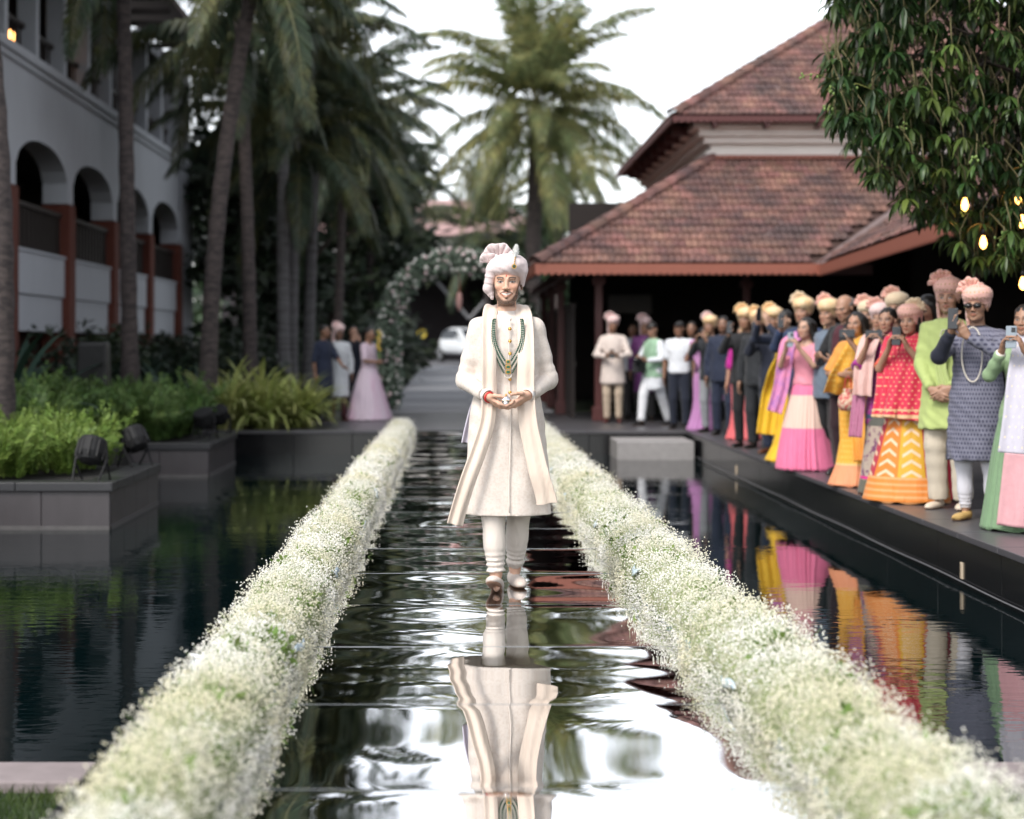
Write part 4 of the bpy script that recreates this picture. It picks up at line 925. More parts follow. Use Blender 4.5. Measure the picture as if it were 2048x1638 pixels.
# ------------------------------------------------------------------ implicit surfaces for bodies and clothes
class SDF:
    def __init__(s, axes):
        s.ax = [np.asarray(a, np.float32) for a in axes]; s.D = np.full([len(a) for a in s.ax], 1., np.float32)
    def op(s, lo, hi, fn, k=.015, mode='u'):
        sl = []
        for a, l, h in zip(s.ax, lo, hi):
            i = max(int(np.searchsorted(a, l))-1, 0); j = min(int(np.searchsorted(a, h))+1, len(a))
            if j-i < 1: return
            sl.append(slice(i, j))
        X = s.ax[0][sl[0]][:, None, None]; Y = s.ax[1][sl[1]][None, :, None]; Z = s.ax[2][sl[2]][None, None, :]
        d = fn(X, Y, Z); A = s.D[tuple(sl)]
        if mode == 'u':
            h = np.maximum(k-np.abs(A-d), 0)/k; s.D[tuple(sl)] = np.minimum(A, d)-h*h*k*.25
        else:
            d = -d; h = np.maximum(k-np.abs(A-d), 0)/k; s.D[tuple(sl)] = np.maximum(A, d)+h*h*k*.25
    def cap(s, a, b, ra, rb, k=.015, mode='u', flat=False, sq=None, wob=None):
        a = np.asarray(a, float); b = np.asarray(b, float); ba = b-a; L2 = max(float(ba@ba), 1e-9); m = max(ra, rb)*(1.15 if wob else 1)+k+.012
        L = math.sqrt(L2)
        def fn(X, Y, Z):
            px, py, pz = X-a[0], Y-a[1], Z-a[2]; tt = (px*ba[0]+py*ba[1]+pz*ba[2])/L2; t = np.clip(tt, 0, 1)
            r = ra+(rb-ra)*t
            if wob: r = r+wob(t*L)
            d = np.sqrt((px-ba[0]*t)**2+(py-ba[1]*t)**2+(pz-ba[2]*t)**2)-r
            if flat: d = np.maximum(d, (tt-1)*L)
            return d
        s.op(np.minimum(a, b)-m, np.maximum(a, b)+m, fn, k, mode)
    def ell(s, c, r, k=.015, Rm=None, mode='u', fold=None):
        c = np.asarray(c, float); r = np.asarray(r, float); m = r.max()+k+.015
        ext = r+k+.015 if Rm is None else np.full(3, m)
        def fn(X, Y, Z):
            p = [X-c[0], Y-c[1], Z-c[2]]
            if Rm is not None: p = [p[0]*Rm[0][i]+p[1]*Rm[1][i]+p[2]*Rm[2][i] for i in range(3)]
            q = [p[i]/r[i] for i in range(3)]; k0 = np.sqrt(q[0]**2+q[1]**2+q[2]**2); k1 = np.sqrt((q[0]/r[0])**2+(q[1]/r[1])**2+(q[2]/r[2])**2)+1e-6
            d = k0*(k0-1)/k1
            return d-fold(*p) if fold else d
        s.op(c-ext, c+ext, fn, k, mode)
    def loft(s, prof, z0, z1, k=.02, pleat=None, lo=None):
        prof = sorted(prof); zs = [p[0] for p in prof]; mx = max(p[1] for p in prof)*1.2+.06; my = max(p[2] for p in prof)*1.2+.06
        cx = [p[3] if len(p) > 3 else 0 for p in prof]; cy_ = [p[4] if len(p) > 4 else 0 for p in prof]
        def fn(X, Y, Z):
            rx = np.interp(Z, zs, [p[1] for p in prof]); ry = np.interp(Z, zs, [p[2] for p in prof]); x = X-np.interp(Z, zs, cx); y = Y-np.interp(Z, zs, cy_)
            q = np.sqrt((x/rx)**2+(y/ry)**2)
            if pleat: q = q/(1+pleat(np.arctan2(y/ry, x/rx), Z))
            return np.maximum(np.maximum((q-1)*np.minimum(rx, ry), z0-Z), Z-z1)
        s.op((min(cx)-mx, min(cy_)-my, z0-.03), (max(cx)+mx, max(cy_)+my, z1+.03), fn, k)
    def mesh(s):
        D = s.D; S = D < 0; nx, ny, nz = D.shape
        c = np.zeros((nx-1, ny-1, nz-1), np.int8)
        for i in (0, 1):
            for j in (0, 1):
                for l in (0, 1): c += S[i:nx-1+i, j:ny-1+j, l:nz-1+l]
        I, J, K = np.nonzero((c > 0) & (c < 8)); n = len(I); idx = np.full(c.shape, -1, np.int32); idx[I, J, K] = np.arange(n)
        acc = np.zeros((n, 3), np.float64); cnt = np.zeros(n); ax = s.ax
        cor = {(i, j, l): D[I+i, J+j, K+l] for i in (0, 1) for j in (0, 1) for l in (0, 1)}
        pos = [[ax[0][I], ax[0][I+1]], [ax[1][J], ax[1][J+1]], [ax[2][K], ax[2][K+1]]]
        for a in range(3):
            for u in (0, 1):
                for v in (0, 1):
                    p0 = [u, v]; p0.insert(a, 0); p1 = [u, v]; p1.insert(a, 1); d0, d1 = cor[tuple(p0)], cor[tuple(p1)]
                    mk = (d0 < 0) != (d1 < 0); t = np.where(mk, d0/np.where(mk, d0-d1, 1), 0)
                    for q in range(3):
                        val = pos[q][p0[q]] if q != a else pos[q][0]+(pos[q][1]-pos[q][0])*t
                        acc[:, q] += np.where(mk, val, 0)
                    cnt += mk
        V = acc/np.maximum(cnt, 1)[:, None]; F = []
        for a in range(3):
            sl0 = [slice(None)]*3; sl1 = [slice(None)]*3; sl0[a] = slice(0, -1); sl1[a] = slice(1, None)
            A, B = S[tuple(sl0)], S[tuple(sl1)]; ch = A != B; b, c_ = [(1, 2), (2, 0), (0, 1)][a]
            g = np.array(np.nonzero(ch)); ok = (g[b] > 0) & (g[c_] > 0) & (g[b] < D.shape[b]-1) & (g[c_] < D.shape[c_]-1); g = g[:, ok]
            inside = A[tuple(g)]
            def at(db, dc): h = g.copy(); h[b] += db; h[c_] += dc; return idx[tuple(h)]
            q = np.stack([at(-1, -1), at(0, -1), at(0, 0), at(-1, 0)], 1); q[~inside] = q[~inside][:, ::-1]; F.append(q)
        F = np.concatenate(F) if F else np.zeros((0, 4), int); F = F[(F >= 0).all(1)]
        return V, F
def axis(lo, hi, c, fine=()):
    out = [lo]; x = lo
    while x < hi:
        h = c
        for a, b, f in fine:
            if x >= a-f*.5 and x < b: h = min(h, f)
        for a, b, f in fine:
            if x < a-f*.5 and x+h > a: h = max(a-x, f)
        x += h; out.append(x)
    return out
def sdf_obj(name, S, mats, parent, midx=None, col=None):
    V, F = S.mesh()
    mi = midx(V[F].mean(1)) if midx else None
    return obj(name, fastmesh(name, V, F, mats, True, mi, col(V) if col else None), parent)
def v3(*a): return np.array(a, float)
def unit(v): v = np.asarray(v, float); return v/(np.linalg.norm(v)+1e-9)
def rotm(yaw=0, pitch=0, roll=0):     # columns are the head's own axes
    return np.array(Matrix.Rotation(yaw, 3, 'Z') @ Matrix.Rotation(pitch, 3, 'X') @ Matrix.Rotation(roll, 3, 'Y'))
def two_bone(sh, wr, l1, l2, hint):
    sh, wr = np.asarray(sh, float), np.asarray(wr, float); d = wr-sh; D = np.linalg.norm(d)
    if D > (l1+l2)*.995: wr = sh+d/D*(l1+l2)*.995; d = wr-sh; D = np.linalg.norm(d)
    a = (l1*l1-l2*l2+D*D)/(2*D); h = math.sqrt(max(l1*l1-a*a, 0)); u = d/D; hp_ = np.asarray(hint, float); hp_ = unit(hp_-u*(hp_@u))
    return sh+u*a+hp_*h, wr
# ------------------------------------------------------------------ people
SKIN = M('skin', (.4, .25, .18), .5, attr='Col', sss=.12, bump=.05, bscale=250, bdist=.002)
HAIR = M('black hair', (.010, .008, .007), .45, var=.3, vscale=30, stretch=(1, 1, .2), bump=.5, bscale=120, bdist=.004)
GREY_HAIR = M('grey hair', (.16, .15, .15), .6, var=.3, vscale=40, bump=.4, bscale=150, bdist=.003)
GOLD = M('gold', (.62, .36, .10), .32, metal=1); PEARL = M('pearl', (.72, .66, .58), .3)
PHONE = M('phone glass', (.012, .012, .014), .15); PHONE_SIL = M('phone silver blue', (.22, .26, .30), .3); LENS = M('camera lens', (.005, .005, .008), .05)
def fabric(name, col, rough=.8, var=.05, sheen=.15, col2=None, vscale=6, bscale=220, bump=.25, extra=None, stretch=(1, 1, 1), metal=0, spec=.3, v2=(.45, .65), crease=.55, cscale=(9, 9, 2.2)):
    return M(name, col, rough, var=var, vscale=vscale, sheen=sheen, col2=col2, bump=bump, bscale=bscale, bdist=.004, extra=extra, stretch=stretch, metal=metal, spec=spec, v2=v2, crease=crease, cscale=cscale)
def motif(col, sx=.05, sz=.06, r=.35, ring=False, zlo=None, zhi=None, n=30):
    """printed motifs on a grid of angle and height"""
    def ex(nt, tc, c, b):
        L = nt.links; sp_ = nt.nodes.new('ShaderNodeSeparateXYZ'); L.new(tc.outputs['Object'], sp_.inputs[0])
        an = mth(nt, 'ARCTAN2', sp_.outputs[1], sp_.outputs[0]); u = mth(nt, 'MULTIPLY', an, n/6.2832); v = mth(nt, 'DIVIDE', sp_.outputs[2], sz)
        row = mth(nt, 'FLOOR', v); u = mth(nt, 'ADD', u, mth(nt, 'MULTIPLY', row, .5))
        fu = mth(nt, 'SUBTRACT', mth(nt, 'FRACT', u), .5); fv = mth(nt, 'SUBTRACT', mth(nt, 'FRACT', v), .5)
        d = mth(nt, 'SQRT', mth(nt, 'ADD', mth(nt, 'MULTIPLY', fu, fu), mth(nt, 'MULTIPLY', fv, fv)))
        f = mth(nt, 'LESS_THAN', d, r)
        if ring: f = mth(nt, 'MULTIPLY', f, mth(nt, 'GREATER_THAN', d, r*.5))
        if zlo is not None: f = mth(nt, 'MULTIPLY', f, mth(nt, 'GREATER_THAN', sp_.outputs[2], zlo))
        return mixrgb(nt, f, c, col)
    return ex
def bands(lst, then=None):
    """woven borders: (z0, z1, colour)"""
    def ex(nt, tc, c, b):
        if then: c = then(nt, tc, c, b)
        sp_ = nt.nodes.new('ShaderNodeSeparateXYZ'); nt.links.new(tc.outputs['Object'], sp_.inputs[0])
        for z0, z1, col in lst:
            f = mth(nt, 'MULTIPLY', mth(nt, 'GREATER_THAN', sp_.outputs[2], z0), mth(nt, 'LESS_THAN', sp_.outputs[2], z1)); c = mixrgb(nt, f, c, col)
        return c
    return ex
def chevron(cols, white, n=7, period=.085, zlo=.22):
    def ex(nt, tc, c, b):
        L = nt.links; sp_ = nt.nodes.new('ShaderNodeSeparateXYZ'); L.new(tc.outputs['Object'], sp_.inputs[0])
        an = mth(nt, 'ARCTAN2', sp_.outputs[1], sp_.outputs[0]); u = mth(nt, 'MULTIPLY_ADD', an, n/6.2832, 20)
        fu = mth(nt, 'ABSOLUTE', mth(nt, 'SUBTRACT', mth(nt, 'FRACT', u), .5)); cell = mth(nt, 'FRACT', mth(nt, 'DIVIDE', mth(nt, 'FLOOR', u), 3.0))
        c = mixrgb(nt, mth(nt, 'GREATER_THAN', cell, .2), cols[0], cols[1]); c = mixrgb(nt, mth(nt, 'GREATER_THAN', cell, .5), c, cols[2])
        w = mth(nt, 'FRACT', mth(nt, 'DIVIDE', mth(nt, 'ADD', sp_.outputs[2], mth(nt, 'MULTIPLY', fu, .13)), period))
        f = mth(nt, 'MULTIPLY', mth(nt, 'LESS_THAN', w, .34), mth(nt, 'LESS_THAN', fu, .36)); c = mixrgb(nt, f, c, white)
        z = mth(nt, 'LESS_THAN', sp_.outputs[2], zlo); w2 = mth(nt, 'FRACT', mth(nt, 'DIVIDE', sp_.outputs[2], .05))
        bc = mixrgb(nt, mth(nt, 'LESS_THAN', w2, .4), (.68, .22, .04), (.70, .33, .13)); return mixrgb(nt, z, c, bc)
    return ex

def hand(S, wrist, d, n, thumb, curl=.5, k=.006, s=1.0, spread=.06, tcurl=.4):
    """palm and five fingers; d = wrist to knuckles, n = the way the palm faces, thumb = side of the thumb"""
    d = unit(d); n = unit(n-d*(np.asarray(n)@d)); l = unit(thumb-d*(np.asarray(thumb)@d)-n*(np.asarray(thumb)@n)); w = np.asarray(wrist, float)
    base_ = [(.030, .086, (.042, .026, .020)), (.010, .090, (.046, .030, .022)), (-.010, .086, (.042, .028, .021)), (-.029, .078, (.033, .021, .018))]
    for i, (o, f, ln) in enumerate(base_):
        kn = w+l*o*s+d*f*s; S.cap(w+l*o*.55*s+d*.006, kn, .0135*s, .0105*s, .012); S.cap(w+l*o*.2*s, w+l*o*.8*s+d*.05*s, .014*s, .013*s, .012)
        p = kn; a = curl*.55+.04*i
        for j, q in enumerate(ln):
            dd = unit(d*math.cos(a)+n*math.sin(a)+l*(o*spread/.03)); e = p+dd*q*s; r0 = (.0092-.0010*j-.0008*(i == 3))*s
            S.cap(p, e, r0, r0-.0010, k); p = e; a += curl*(.95 if j == 0 else .7)
    p = w+l*.020*s+d*.018*s; q1 = p+unit(d*.62+l*.75+n*.35)*.040*s; S.cap(p, q1, .014*s, .0115*s, .010)
    q2 = q1+unit(d*.85+l*(.45-.5*tcurl)+n*(.2+.5*tcurl))*.034*s; S.cap(q1, q2, .0108*s, .0095*s, k); q3 = q2+unit(d*.85+l*(.2-.6*tcurl)+n*(.2+.6*tcurl))*.026*s; S.cap(q2, q3, .0092*s, .0078*s, k)

def skeleton(H=1.74, fem=False, wr=None, wl=None, hr=None, hl_=None, lean=0, stance=.10, feet=None, heavy=1.0, shw=None):
    """wr / wl: wrist positions (right is -x, the person faces -y)"""
    s = H/1.75; sk = dict(s=s, fem=fem, H=H, heavy=heavy); sw = (shw or (.156 if fem else .170))*s
    sk['sh'] = {-1: v3(-sw, .012, 1.392*s), 1: v3(sw, .012, 1.392*s)}; sk['neck'] = v3(0, .015, 1.45*s); sk['hc'] = v3(0, -.022*s, 1.632*s)
    for sd, w_, h_ in ((-1, wr, hr), (1, wl, hl_)):
        w_ = v3(sd*.25*s, -.02, .86*s) if w_ is None else np.asarray(w_, float); h_ = v3(sd*.8, .6, -.4) if h_ is None else h_
        sk['el', sd], sk['wr', sd] = two_bone(sk['sh'][sd], w_, .29*s, .255*s, h_)
        fz = feet[sd] if feet else (sd*stance, 0.)
        an = v3(fz[0], fz[1]+.05, .085*s); hp2 = v3(sd*.088*s, .0, .92*s); sk['hip', sd] = hp2; sk['an', sd] = an
        sk['kn', sd], _ = two_bone(hp2, an, .424*s, .414*s, v3(sd*.12, -1, 0))
    return sk
def head_sdf(S, hc, Rh, s, fem=False, mouth=0, q=1):
    def T(x, y, z): return hc+Rh@(np.array([x, y, z])*s)
    def E(c, r, k=.012, mode='u'): S.ell(T(*c), np.array(r)*s, k, Rh, mode)
    E((0, .018, .032), (.076, .096, .087)); E((0, -.028, -.022), (.063, .066, .085), .025)
    E((0, -.040, -.078), ((.043 if fem else .054), .046, .036), .03); E((0, -.079, -.100), (.021, .015, .014), .02)
    for sd in (-1, 1):
        E((sd*.040, -.066, -.022), (.022, .021, .019), .02); E((sd*.079, .014, -.010), (.008, .019, .031), .008)
        S.cap(T(sd*.014, -.091, .021), T(sd*.046, -.080, .024), .0085*s, .007*s, .012); E((sd*.0315, -.103, .002), (.0155, .013, .0085), .008, 's')
        E((sd*.0315, -.079, .002), (.0135, .0125, .0105), .004); E((sd*.0125, -.100, -.034), (.0075, .009, .0065), .008)
    S.cap(T(0, -.090, .012), T(0, -.107, -.029), .0070*s, .0095*s, .012)
    for sd in (-1, 1):
        S.cap(T(0, -.0985, -.0555), T(sd*(.023+.007*mouth), -.088+.005*mouth, -.0555+mouth*.006), .0062*s, .004*s, .008); S.cap(T(0, -.0985, -.0715-mouth*.004), T(sd*(.021+.007*mouth), -.087+.005*mouth, -.061+mouth*.005), .0068*s, .004*s, .008)
def paint(V, hc, Rh, s, tone, beard=0, tache=0, brows=1, smile=False, lip=None, bindi=None, eyes=True, bald=False, stubble=(.05, .035, .028)):
    mw = .030 if smile else .0245; tone = np.array(tone); C = np.tile(tone, (len(V), 1)); p = (V-hc)@Rh/s; x, y, z = p.T; ax_ = np.abs(x); head = (z > -.14) & (z < .14) & (ax_ < .1) & (np.abs(y) < .14)
    def mix(mask, col, a=1): C[mask] = C[mask]*(1-a)+np.array(col)*a
    front = head & (y < -.045)
    mix(front & (((ax_-.035)/.026)**2+((z+.026)/.02)**2 < 1), tone*np.array((1.08, .92, .90)), .6)
    mix(front & (((ax_-.030)/.024)**2+((z-.002)/.018)**2 < 1), tone*.72, .28)  # brow shading painted into the skin colour around the eyes
    if beard:
        zl = np.interp(ax_, [0, .015, .030, .043, .054, .062, .075], [-.088, -.088, -.081, -.062, -.034, -.006, .03]); al = np.maximum(np.clip((zl-z)/.012, 0, 1), np.clip(1.3-np.sqrt((x/.010)**2+((z+.0835)/.006)**2), 0, 1)*(y < -.06))*np.clip((z+.135)/.012, 0, 1)*np.clip((.012-y)/.012, 0, 1)*head*beard
        al = al*(.8+.2*np.sin(x*900+z*700)*np.sin(z*1100+y*600)); C[:] = C*(1-al[:, None])+np.array(stubble)*al[:, None]
    if tache: mix(front & (z > -.0535-.9*np.maximum(0, ax_-.022)) & (z < -.0440-.18*ax_-.6*np.maximum(0, ax_-.02)) & (ax_ < .034), stubble, tache)
    mix(front & (((ax_)/mw)**2+((z+.0635)/.0115)**2 < 1) & (y < -.07), lip if lip is not None else tone*np.array((.85, .55, .52)), .85)
    if smile: mix(front & ((x/(mw*.78))**2+((z+.0625-.0035*(x/.02)**2)/.0052)**2 < 1) & (y < -.07), (.72, .68, .62))
    if brows: mix(front & (ax_ > .012) & (ax_ < .051) & (np.abs(z-.0225-.004*np.sin((ax_-.012)/.039*2.6)) < .0042), (.014, .010, .009), .9*brows)
    if eyes:
        e = front & (((ax_-.0315)/.0135)**2+((z-.0015)/.0052)**2 < 1); mix(e, (.42, .38, .36)); mix(front & (((ax_-.0315)/.0062)**2+((z-.002)/.0056)**2 < 1), (.016, .010, .008))
        mix(front & (ax_ > .015) & (ax_ < .049) & (np.abs(z-.0078+18*(ax_-.0315)**2) < .0021), (.02, .013, .011), .9)
    if bindi is not None: mix(front & (ax_ < .0035) & (np.abs(z-.034) < .006), bindi)
    return C
def body(sk, q, tone, parent, yaw=0, pitch=0, roll=0, hands=None, face=None, arms=True):
    """one continuous skin surface: head, neck, trunk, limbs, hands"""
    s = sk['s']; Rh = rotm(yaw, pitch, roll); hc = sk['hc']; sk['Rh'] = Rh; g = .0042*q; pts = [sk['wr', -1], sk['wr', 1], sk['el', -1], sk['el', 1], sk['an', -1], sk['an', 1]]
    lo = np.min(pts+[v3(-.24, -.16, 0)], 0)-.16; hi = np.max(pts+[v3(.24, .16, 0)], 0)+.16; lo[2] = -.01; hi[2] = max(hc[2]+.15, hi[2])
    fx = [(hc[0]-.10, hc[0]+.10, g)]; fy = [(hc[1]-.14, hc[1]+.14, g)]; fz = [(hc[2]-.14, hc[2]+.14, g)]
    for sd in (-1, 1):
        w = sk['wr', sd]; r_ = .17; gg = .0052*q
        if hands and hands.get(sd) is not None:
            c = w+unit(hands[sd][0])*.09; fx.append((c[0]-.11, c[0]+.11, gg)); fy.append((c[1]-.11, c[1]+.11, gg)); fz.append((c[2]-.11, c[2]+.11, gg))
    S = SDF([axis(lo[0], hi[0], .016, fx), axis(lo[1], hi[1], .016, fy), axis(lo[2], hi[2], .018, fz)]); hv = sk['heavy']
    S.ell((0, .005, .96*s), np.array((.158*hv, .11*hv, .13))*s, .04); S.ell((0, 0, 1.12*s), np.array((.136*hv, .098*hv, .16))*s, .04); S.ell((0, .005, 1.29*s), np.array((.158, .108, .16))*s, .05)
    
    for sd in (-1, 1): S.cap((0, .012, 1.435*s), (sk['sh'][sd][0]-sd*.02, .012, 1.392*s), .05*s, .046*s, .05)
    S.cap(sk['neck']-v3(0, 0, .05), hc+v3(0, .03, -.07)*s, .054*s, .05*s, .03)
    for sd in (-1, 1):
        if arms:
            S.cap(sk['sh'][sd], sk['el', sd], .047*s, .037*s, .03); S.cap(sk['el', sd], sk['wr', sd], .038*s, .0255*s, .015)
        S.cap(sk['hip', sd], sk['kn', sd], .078*s, .052*s, .03); S.cap(sk['kn', sd], sk['an', sd], .05*s, .034*s, .02); S.cap(sk['an', sd]-v3(0, 0, .045), sk['an', sd]+v3(0, -.11, -.060), .027*s, .018*s, .02)
        if hands and hands.get(sd) is not None: h = hands[sd]; hand(S, sk['wr', sd], h[0], h[1], h[2], h[3] if len(h) > 3 else .5, s=s*1.0)
        elif arms: d_ = unit(sk['wr', sd]-sk['el', sd]); hand(S, sk['wr', sd], d_, v3(-sd, -.2, 0), v3(0, -1, 0), .35, s=s)
    head_sdf(S, hc, Rh, s, sk['fem'], (face or {}).pop('mouth', 0), q)
    fc = face or {}
    return sdf_obj('body', S, SKIN, parent, col=lambda V: paint(V, hc, Rh, s, tone, **fc))
def head_axes(sk, g, pad=.2, up=.16): hc = sk['hc']; return [axis(hc[0]-pad, hc[0]+pad, g), axis(hc[1]-pad, hc[1]+pad, g), axis(hc[2]-pad, hc[2]+pad+up, g)]
def hair(sk, q, parent, style='short', mat=None):
    s, hc, Rh = sk['s'], sk['hc'], sk['Rh']; S = SDF(head_axes(sk, .008*q, .2)) if style != 'long' else SDF([axis(-.2, .2, .010*q), axis(hc[1]-.2, hc[1]+.25, .010*q), axis(hc[2]-.55, hc[2]+.2, .012*q)])
    T = lambda x, y, z: hc+Rh@(np.array([x, y, z])*s)
    def E(c, r, k=.012, mode='u', fold=None): S.ell(T(*c), np.array(r)*s, k, Rh, mode, fold)
    E((0, .026, .042), (.084, .098, .088), fold=lambda x, y, z: .0025*np.sin(x*160)+.002*np.sin(y*210))
    if style == 'bald': E((0, -.01, .09), (.09, .12, .075), .01, 's')
    if style == 'long':
        for i in range(5):
            a = -.05+.025*i; S.cap(T(a*1.2, .075, .03), hc+v3(a*1.7, .10, -.36), .045*s, .03, .03)
        for sd in (-1, 1): S.cap(T(sd*.07, -.01, .05), hc+v3(sd*.095, .045, -.20), .026, .022, .02)
    if style == 'bun': E((0, .125, .0), (.055, .045, .05), .01)
    E((0, -.098, -.025), (.070, .070, .098 if style != 'cap' else .09), .012, 's')
    if style == 'cap': E((0, -.09, .062), (.07, .06, .012), .01)
    return sdf_obj('hair', S, mat or HAIR, parent)
def turban(sk, q, parent, mat, fan=1, big=1.0, tail=True, mat2=None, rnd=0, fa=.0042):
    """wrapped turban with slanting folds, a pleated fan and a hanging tail"""
    s, hc, Rh = sk['s'], sk['hc'], sk['Rh']; S = SDF(head_axes(sk, .0075*q, .24, .2)); T = lambda x, y, z: hc+Rh@(np.array([x, y, z])*s); B = big
    fo = lambda sl, w, a: (lambda x, y, z: a*np.abs(np.sin((z+sl*x+.25*y)*PI/w)))
    def E(c, r, k=.012, mode='u', fold=None): S.ell(T(*c), np.array(r)*s, k, Rh, mode, fold)
    E((0, .014, .082), (.099*B, .112*B, .068), .012, fold=fo(.62*fan, .026, fa)); E((.010*fan, .008, .100+.03*(B-1)), (.093*B, .104*B, .058*B), .02, fold=fo(-.38*fan, .031, fa*.85))
    E((-.05*fan, .03, .03), (.046, .085, .075), .02, fold=fo(.9, .022, .004)); E((.055*fan, .035, .035), (.038, .075, .06), .02, fold=fo(-.9, .022, .004))
    E((0, -.118, -.045), (.066, .078, .094), .012, 's'); E((0, -.02, -.115), (.12, .12, .10), .01, 's')
    o = sdf_obj('turban', S, mat, parent)
    # fan: pleated cloth rising behind one side of the crown, and a smaller knot beside it
    rg = random.Random(rnd)
    for fi, (cen, r1, a0, a1, n) in enumerate(((np.array([-.045*fan, .035, .118]), .092*B, -.15, 2.75, 30), (np.array([-.085*fan, .0, .092]), .056*B, .3, 3.9, 20))):
        V = []; F = []
        for i in range(n+1):
            a = a0+(a1-a0)*i/n; a = PI-a if fan > 0 else a; rr_ = r1*(1+.06*math.sin(i*.9+rnd)+.05*((i % 4) < 2)+.04*rg.uniform(-1, 1)); zz = .013*math.sin(i*PI/2+.4)
            for f_ in (.1, .4, .72, 1.0): V.append(T(*(cen+np.array([math.cos(a)*rr_*f_, zz*f_-.03*f_*(fi == 0)-.02*f_*f_, math.sin(a)*rr_*f_]))))
        for i in range(n):
            for j in range(3): F.append((i*4+j, i*4+j+1, i*4+j+5, i*4+j+4))
        f = obj('fan', fastmesh('fan', V, F, mat2 or mat, True), o); sd_ = f.modifiers.new('t', 'SOLIDIFY'); sd_.thickness = .010; sd_.offset = 0
    if tail:
        pts = [T(-.075*fan, .06, .05), T(-.085*fan, .075, -.05), T(-.08*fan, .10, -.15), T(-.075*fan, .12, -.30)]; V = []; m_ = 9
        for i, p in enumerate(pts):
            for j in range(m_): u = j/(m_-1)-.5; V.append(p+Rh@np.array([.02*math.sin(j*1.7), u*(.07+.03*i), 0]))
        F = [(i*m_+j, i*m_+j+1, (i+1)*m_+j+1, (i+1)*m_+j) for i in range(3) for j in range(m_-1)]
        t_ = obj('tail', fastmesh('tail', V, F, mat, True), o); t_.modifiers.new('t', 'SOLIDIFY').thickness = .005
    return o
def upper(sk, q, parent, mat, hem=.86, sleeve=1.0, infl=.018, flare=1.0, collar=True, name='kurta', folds=(9, .02), midx=None, waist=1.0, split=None, fine=1.0, arm=1.0, wrinkle=.0035):
    """tunic, jacket or blouse following the trunk and arms, cut at hem, cuffs and neck"""
    s = sk['s']; hv = sk['heavy']; pts = [sk['wr', -1], sk['wr', 1], sk['el', -1], sk['el', 1]]; g = .0125*q*fine
    lo = np.min(pts+[v3(-.27, -.18, 0)], 0)-.11; hi = np.max(pts+[v3(.27, .18, 0)], 0)+.11; lo[2] = hem-.03; hi[2] = max(1.56*s, hi[2]); wide = .20*flare+.1
    lo[0] = min(lo[0], -wide); hi[0] = max(hi[0], wide); lo[1] = min(lo[1], -wide*.85); hi[1] = max(hi[1], wide*.85)
    S = SDF([axis(lo[0], hi[0], g), axis(lo[1], hi[1], g), axis(lo[2], hi[2], g)]); i_ = infl; f = sk['fem']
    prof = [(hem, (.165*hv+i_)*flare*s, (.118*hv+i_)*flare*s), (.94*s, (.163*hv+i_)*(1+(flare-1)*.35)*s, (.116*hv+i_)*(1+(flare-1)*.35)*s), (1.10*s, ((.128 if f else .146*hv)+i_)*waist*s, (.102*hv+i_)*s),
            (1.28*s, (.158+i_)*s, ((.122 if f else .112)+i_)*s), (1.385*s, sk['sh'][1][0]-.004+i_*.5*s, (.090+i_)*s), (1.455*s, (.085)*s, (.066+i_*.5)*s)]
    if hem > .94*s: prof = [p for p in prof if p[0] >= hem]
    n_, a_ = folds; ph = random.uniform(0, 6)
    S.loft(prof, hem, 1.455*s, .03, pleat=lambda th, Z: a_*np.clip((1.02*s-Z)/.35, .12, 1)*np.sin(n_*th+ph+1.5*np.sin(Z*5))+.006*np.sin(th*3+Z*22))
    for sd in (-1, 1): S.cap((sd*.02, .012, 1.43*s), (sk['sh'][sd][0]-sd*.012, .012, 1.390*s), (.050+i_*.6)*s, (.044+i_*.7)*s, .035)
    if collar: S.cap((0, .018, 1.42*s), (0, -.012+.02, 1.487*s), (.066)*s, .060*s, .015, flat=True)
    else: S.ell((0, -.04, 1.49*s), np.array((.085, .10, .075))*s, .02, mode='s')
    for sd in (-1, 1):
        w1 = lambda t: (.0022*np.sin(t*48+sd)+.0020*np.sin(t*83)+.003*np.sin(t*120)*np.clip((t-.20)/.05, 0, 1))*np.clip((t-.10)/.08, 0, 1)
        if sleeve > 1e-3:
            if sleeve > .6:
                S.cap(sk['sh'][sd], sk['el', sd], (.046+i_*.7)*s*arm, (.040+i_*.75)*s*arm, .03, wob=w1)
                e = sk['el', sd]+(sk['wr', sd]-sk['el', sd])*(sleeve-.5)*2*.97; S.cap(sk['el', sd], e, (.040+i_*.75)*s*arm, (.033+i_*.4)*s, .02, flat=True, wob=w1)
            else:
                e = sk['sh'][sd]+(sk['el', sd]-sk['sh'][sd])*sleeve*2; S.cap(sk['sh'][sd], e, (.052+i_)*s, (.046+i_)*s, .03, flat=True)
    X, Y, Z = S.ax[0][:, None, None], S.ax[1][None, :, None], S.ax[2][None, None, :]; w_ = wrinkle
    S.D += w_*(np.sin(34*X+26*Z+2.5*np.sin(9*Z+7*Y)+ph)*np.sin(31*Z-19*Y+2*np.sin(11*X)+ph*2)+.5*np.sin(61*Z+37*X+2*np.sin(21*Y)))
    return sdf_obj(name, S, mat, parent, midx=midx)
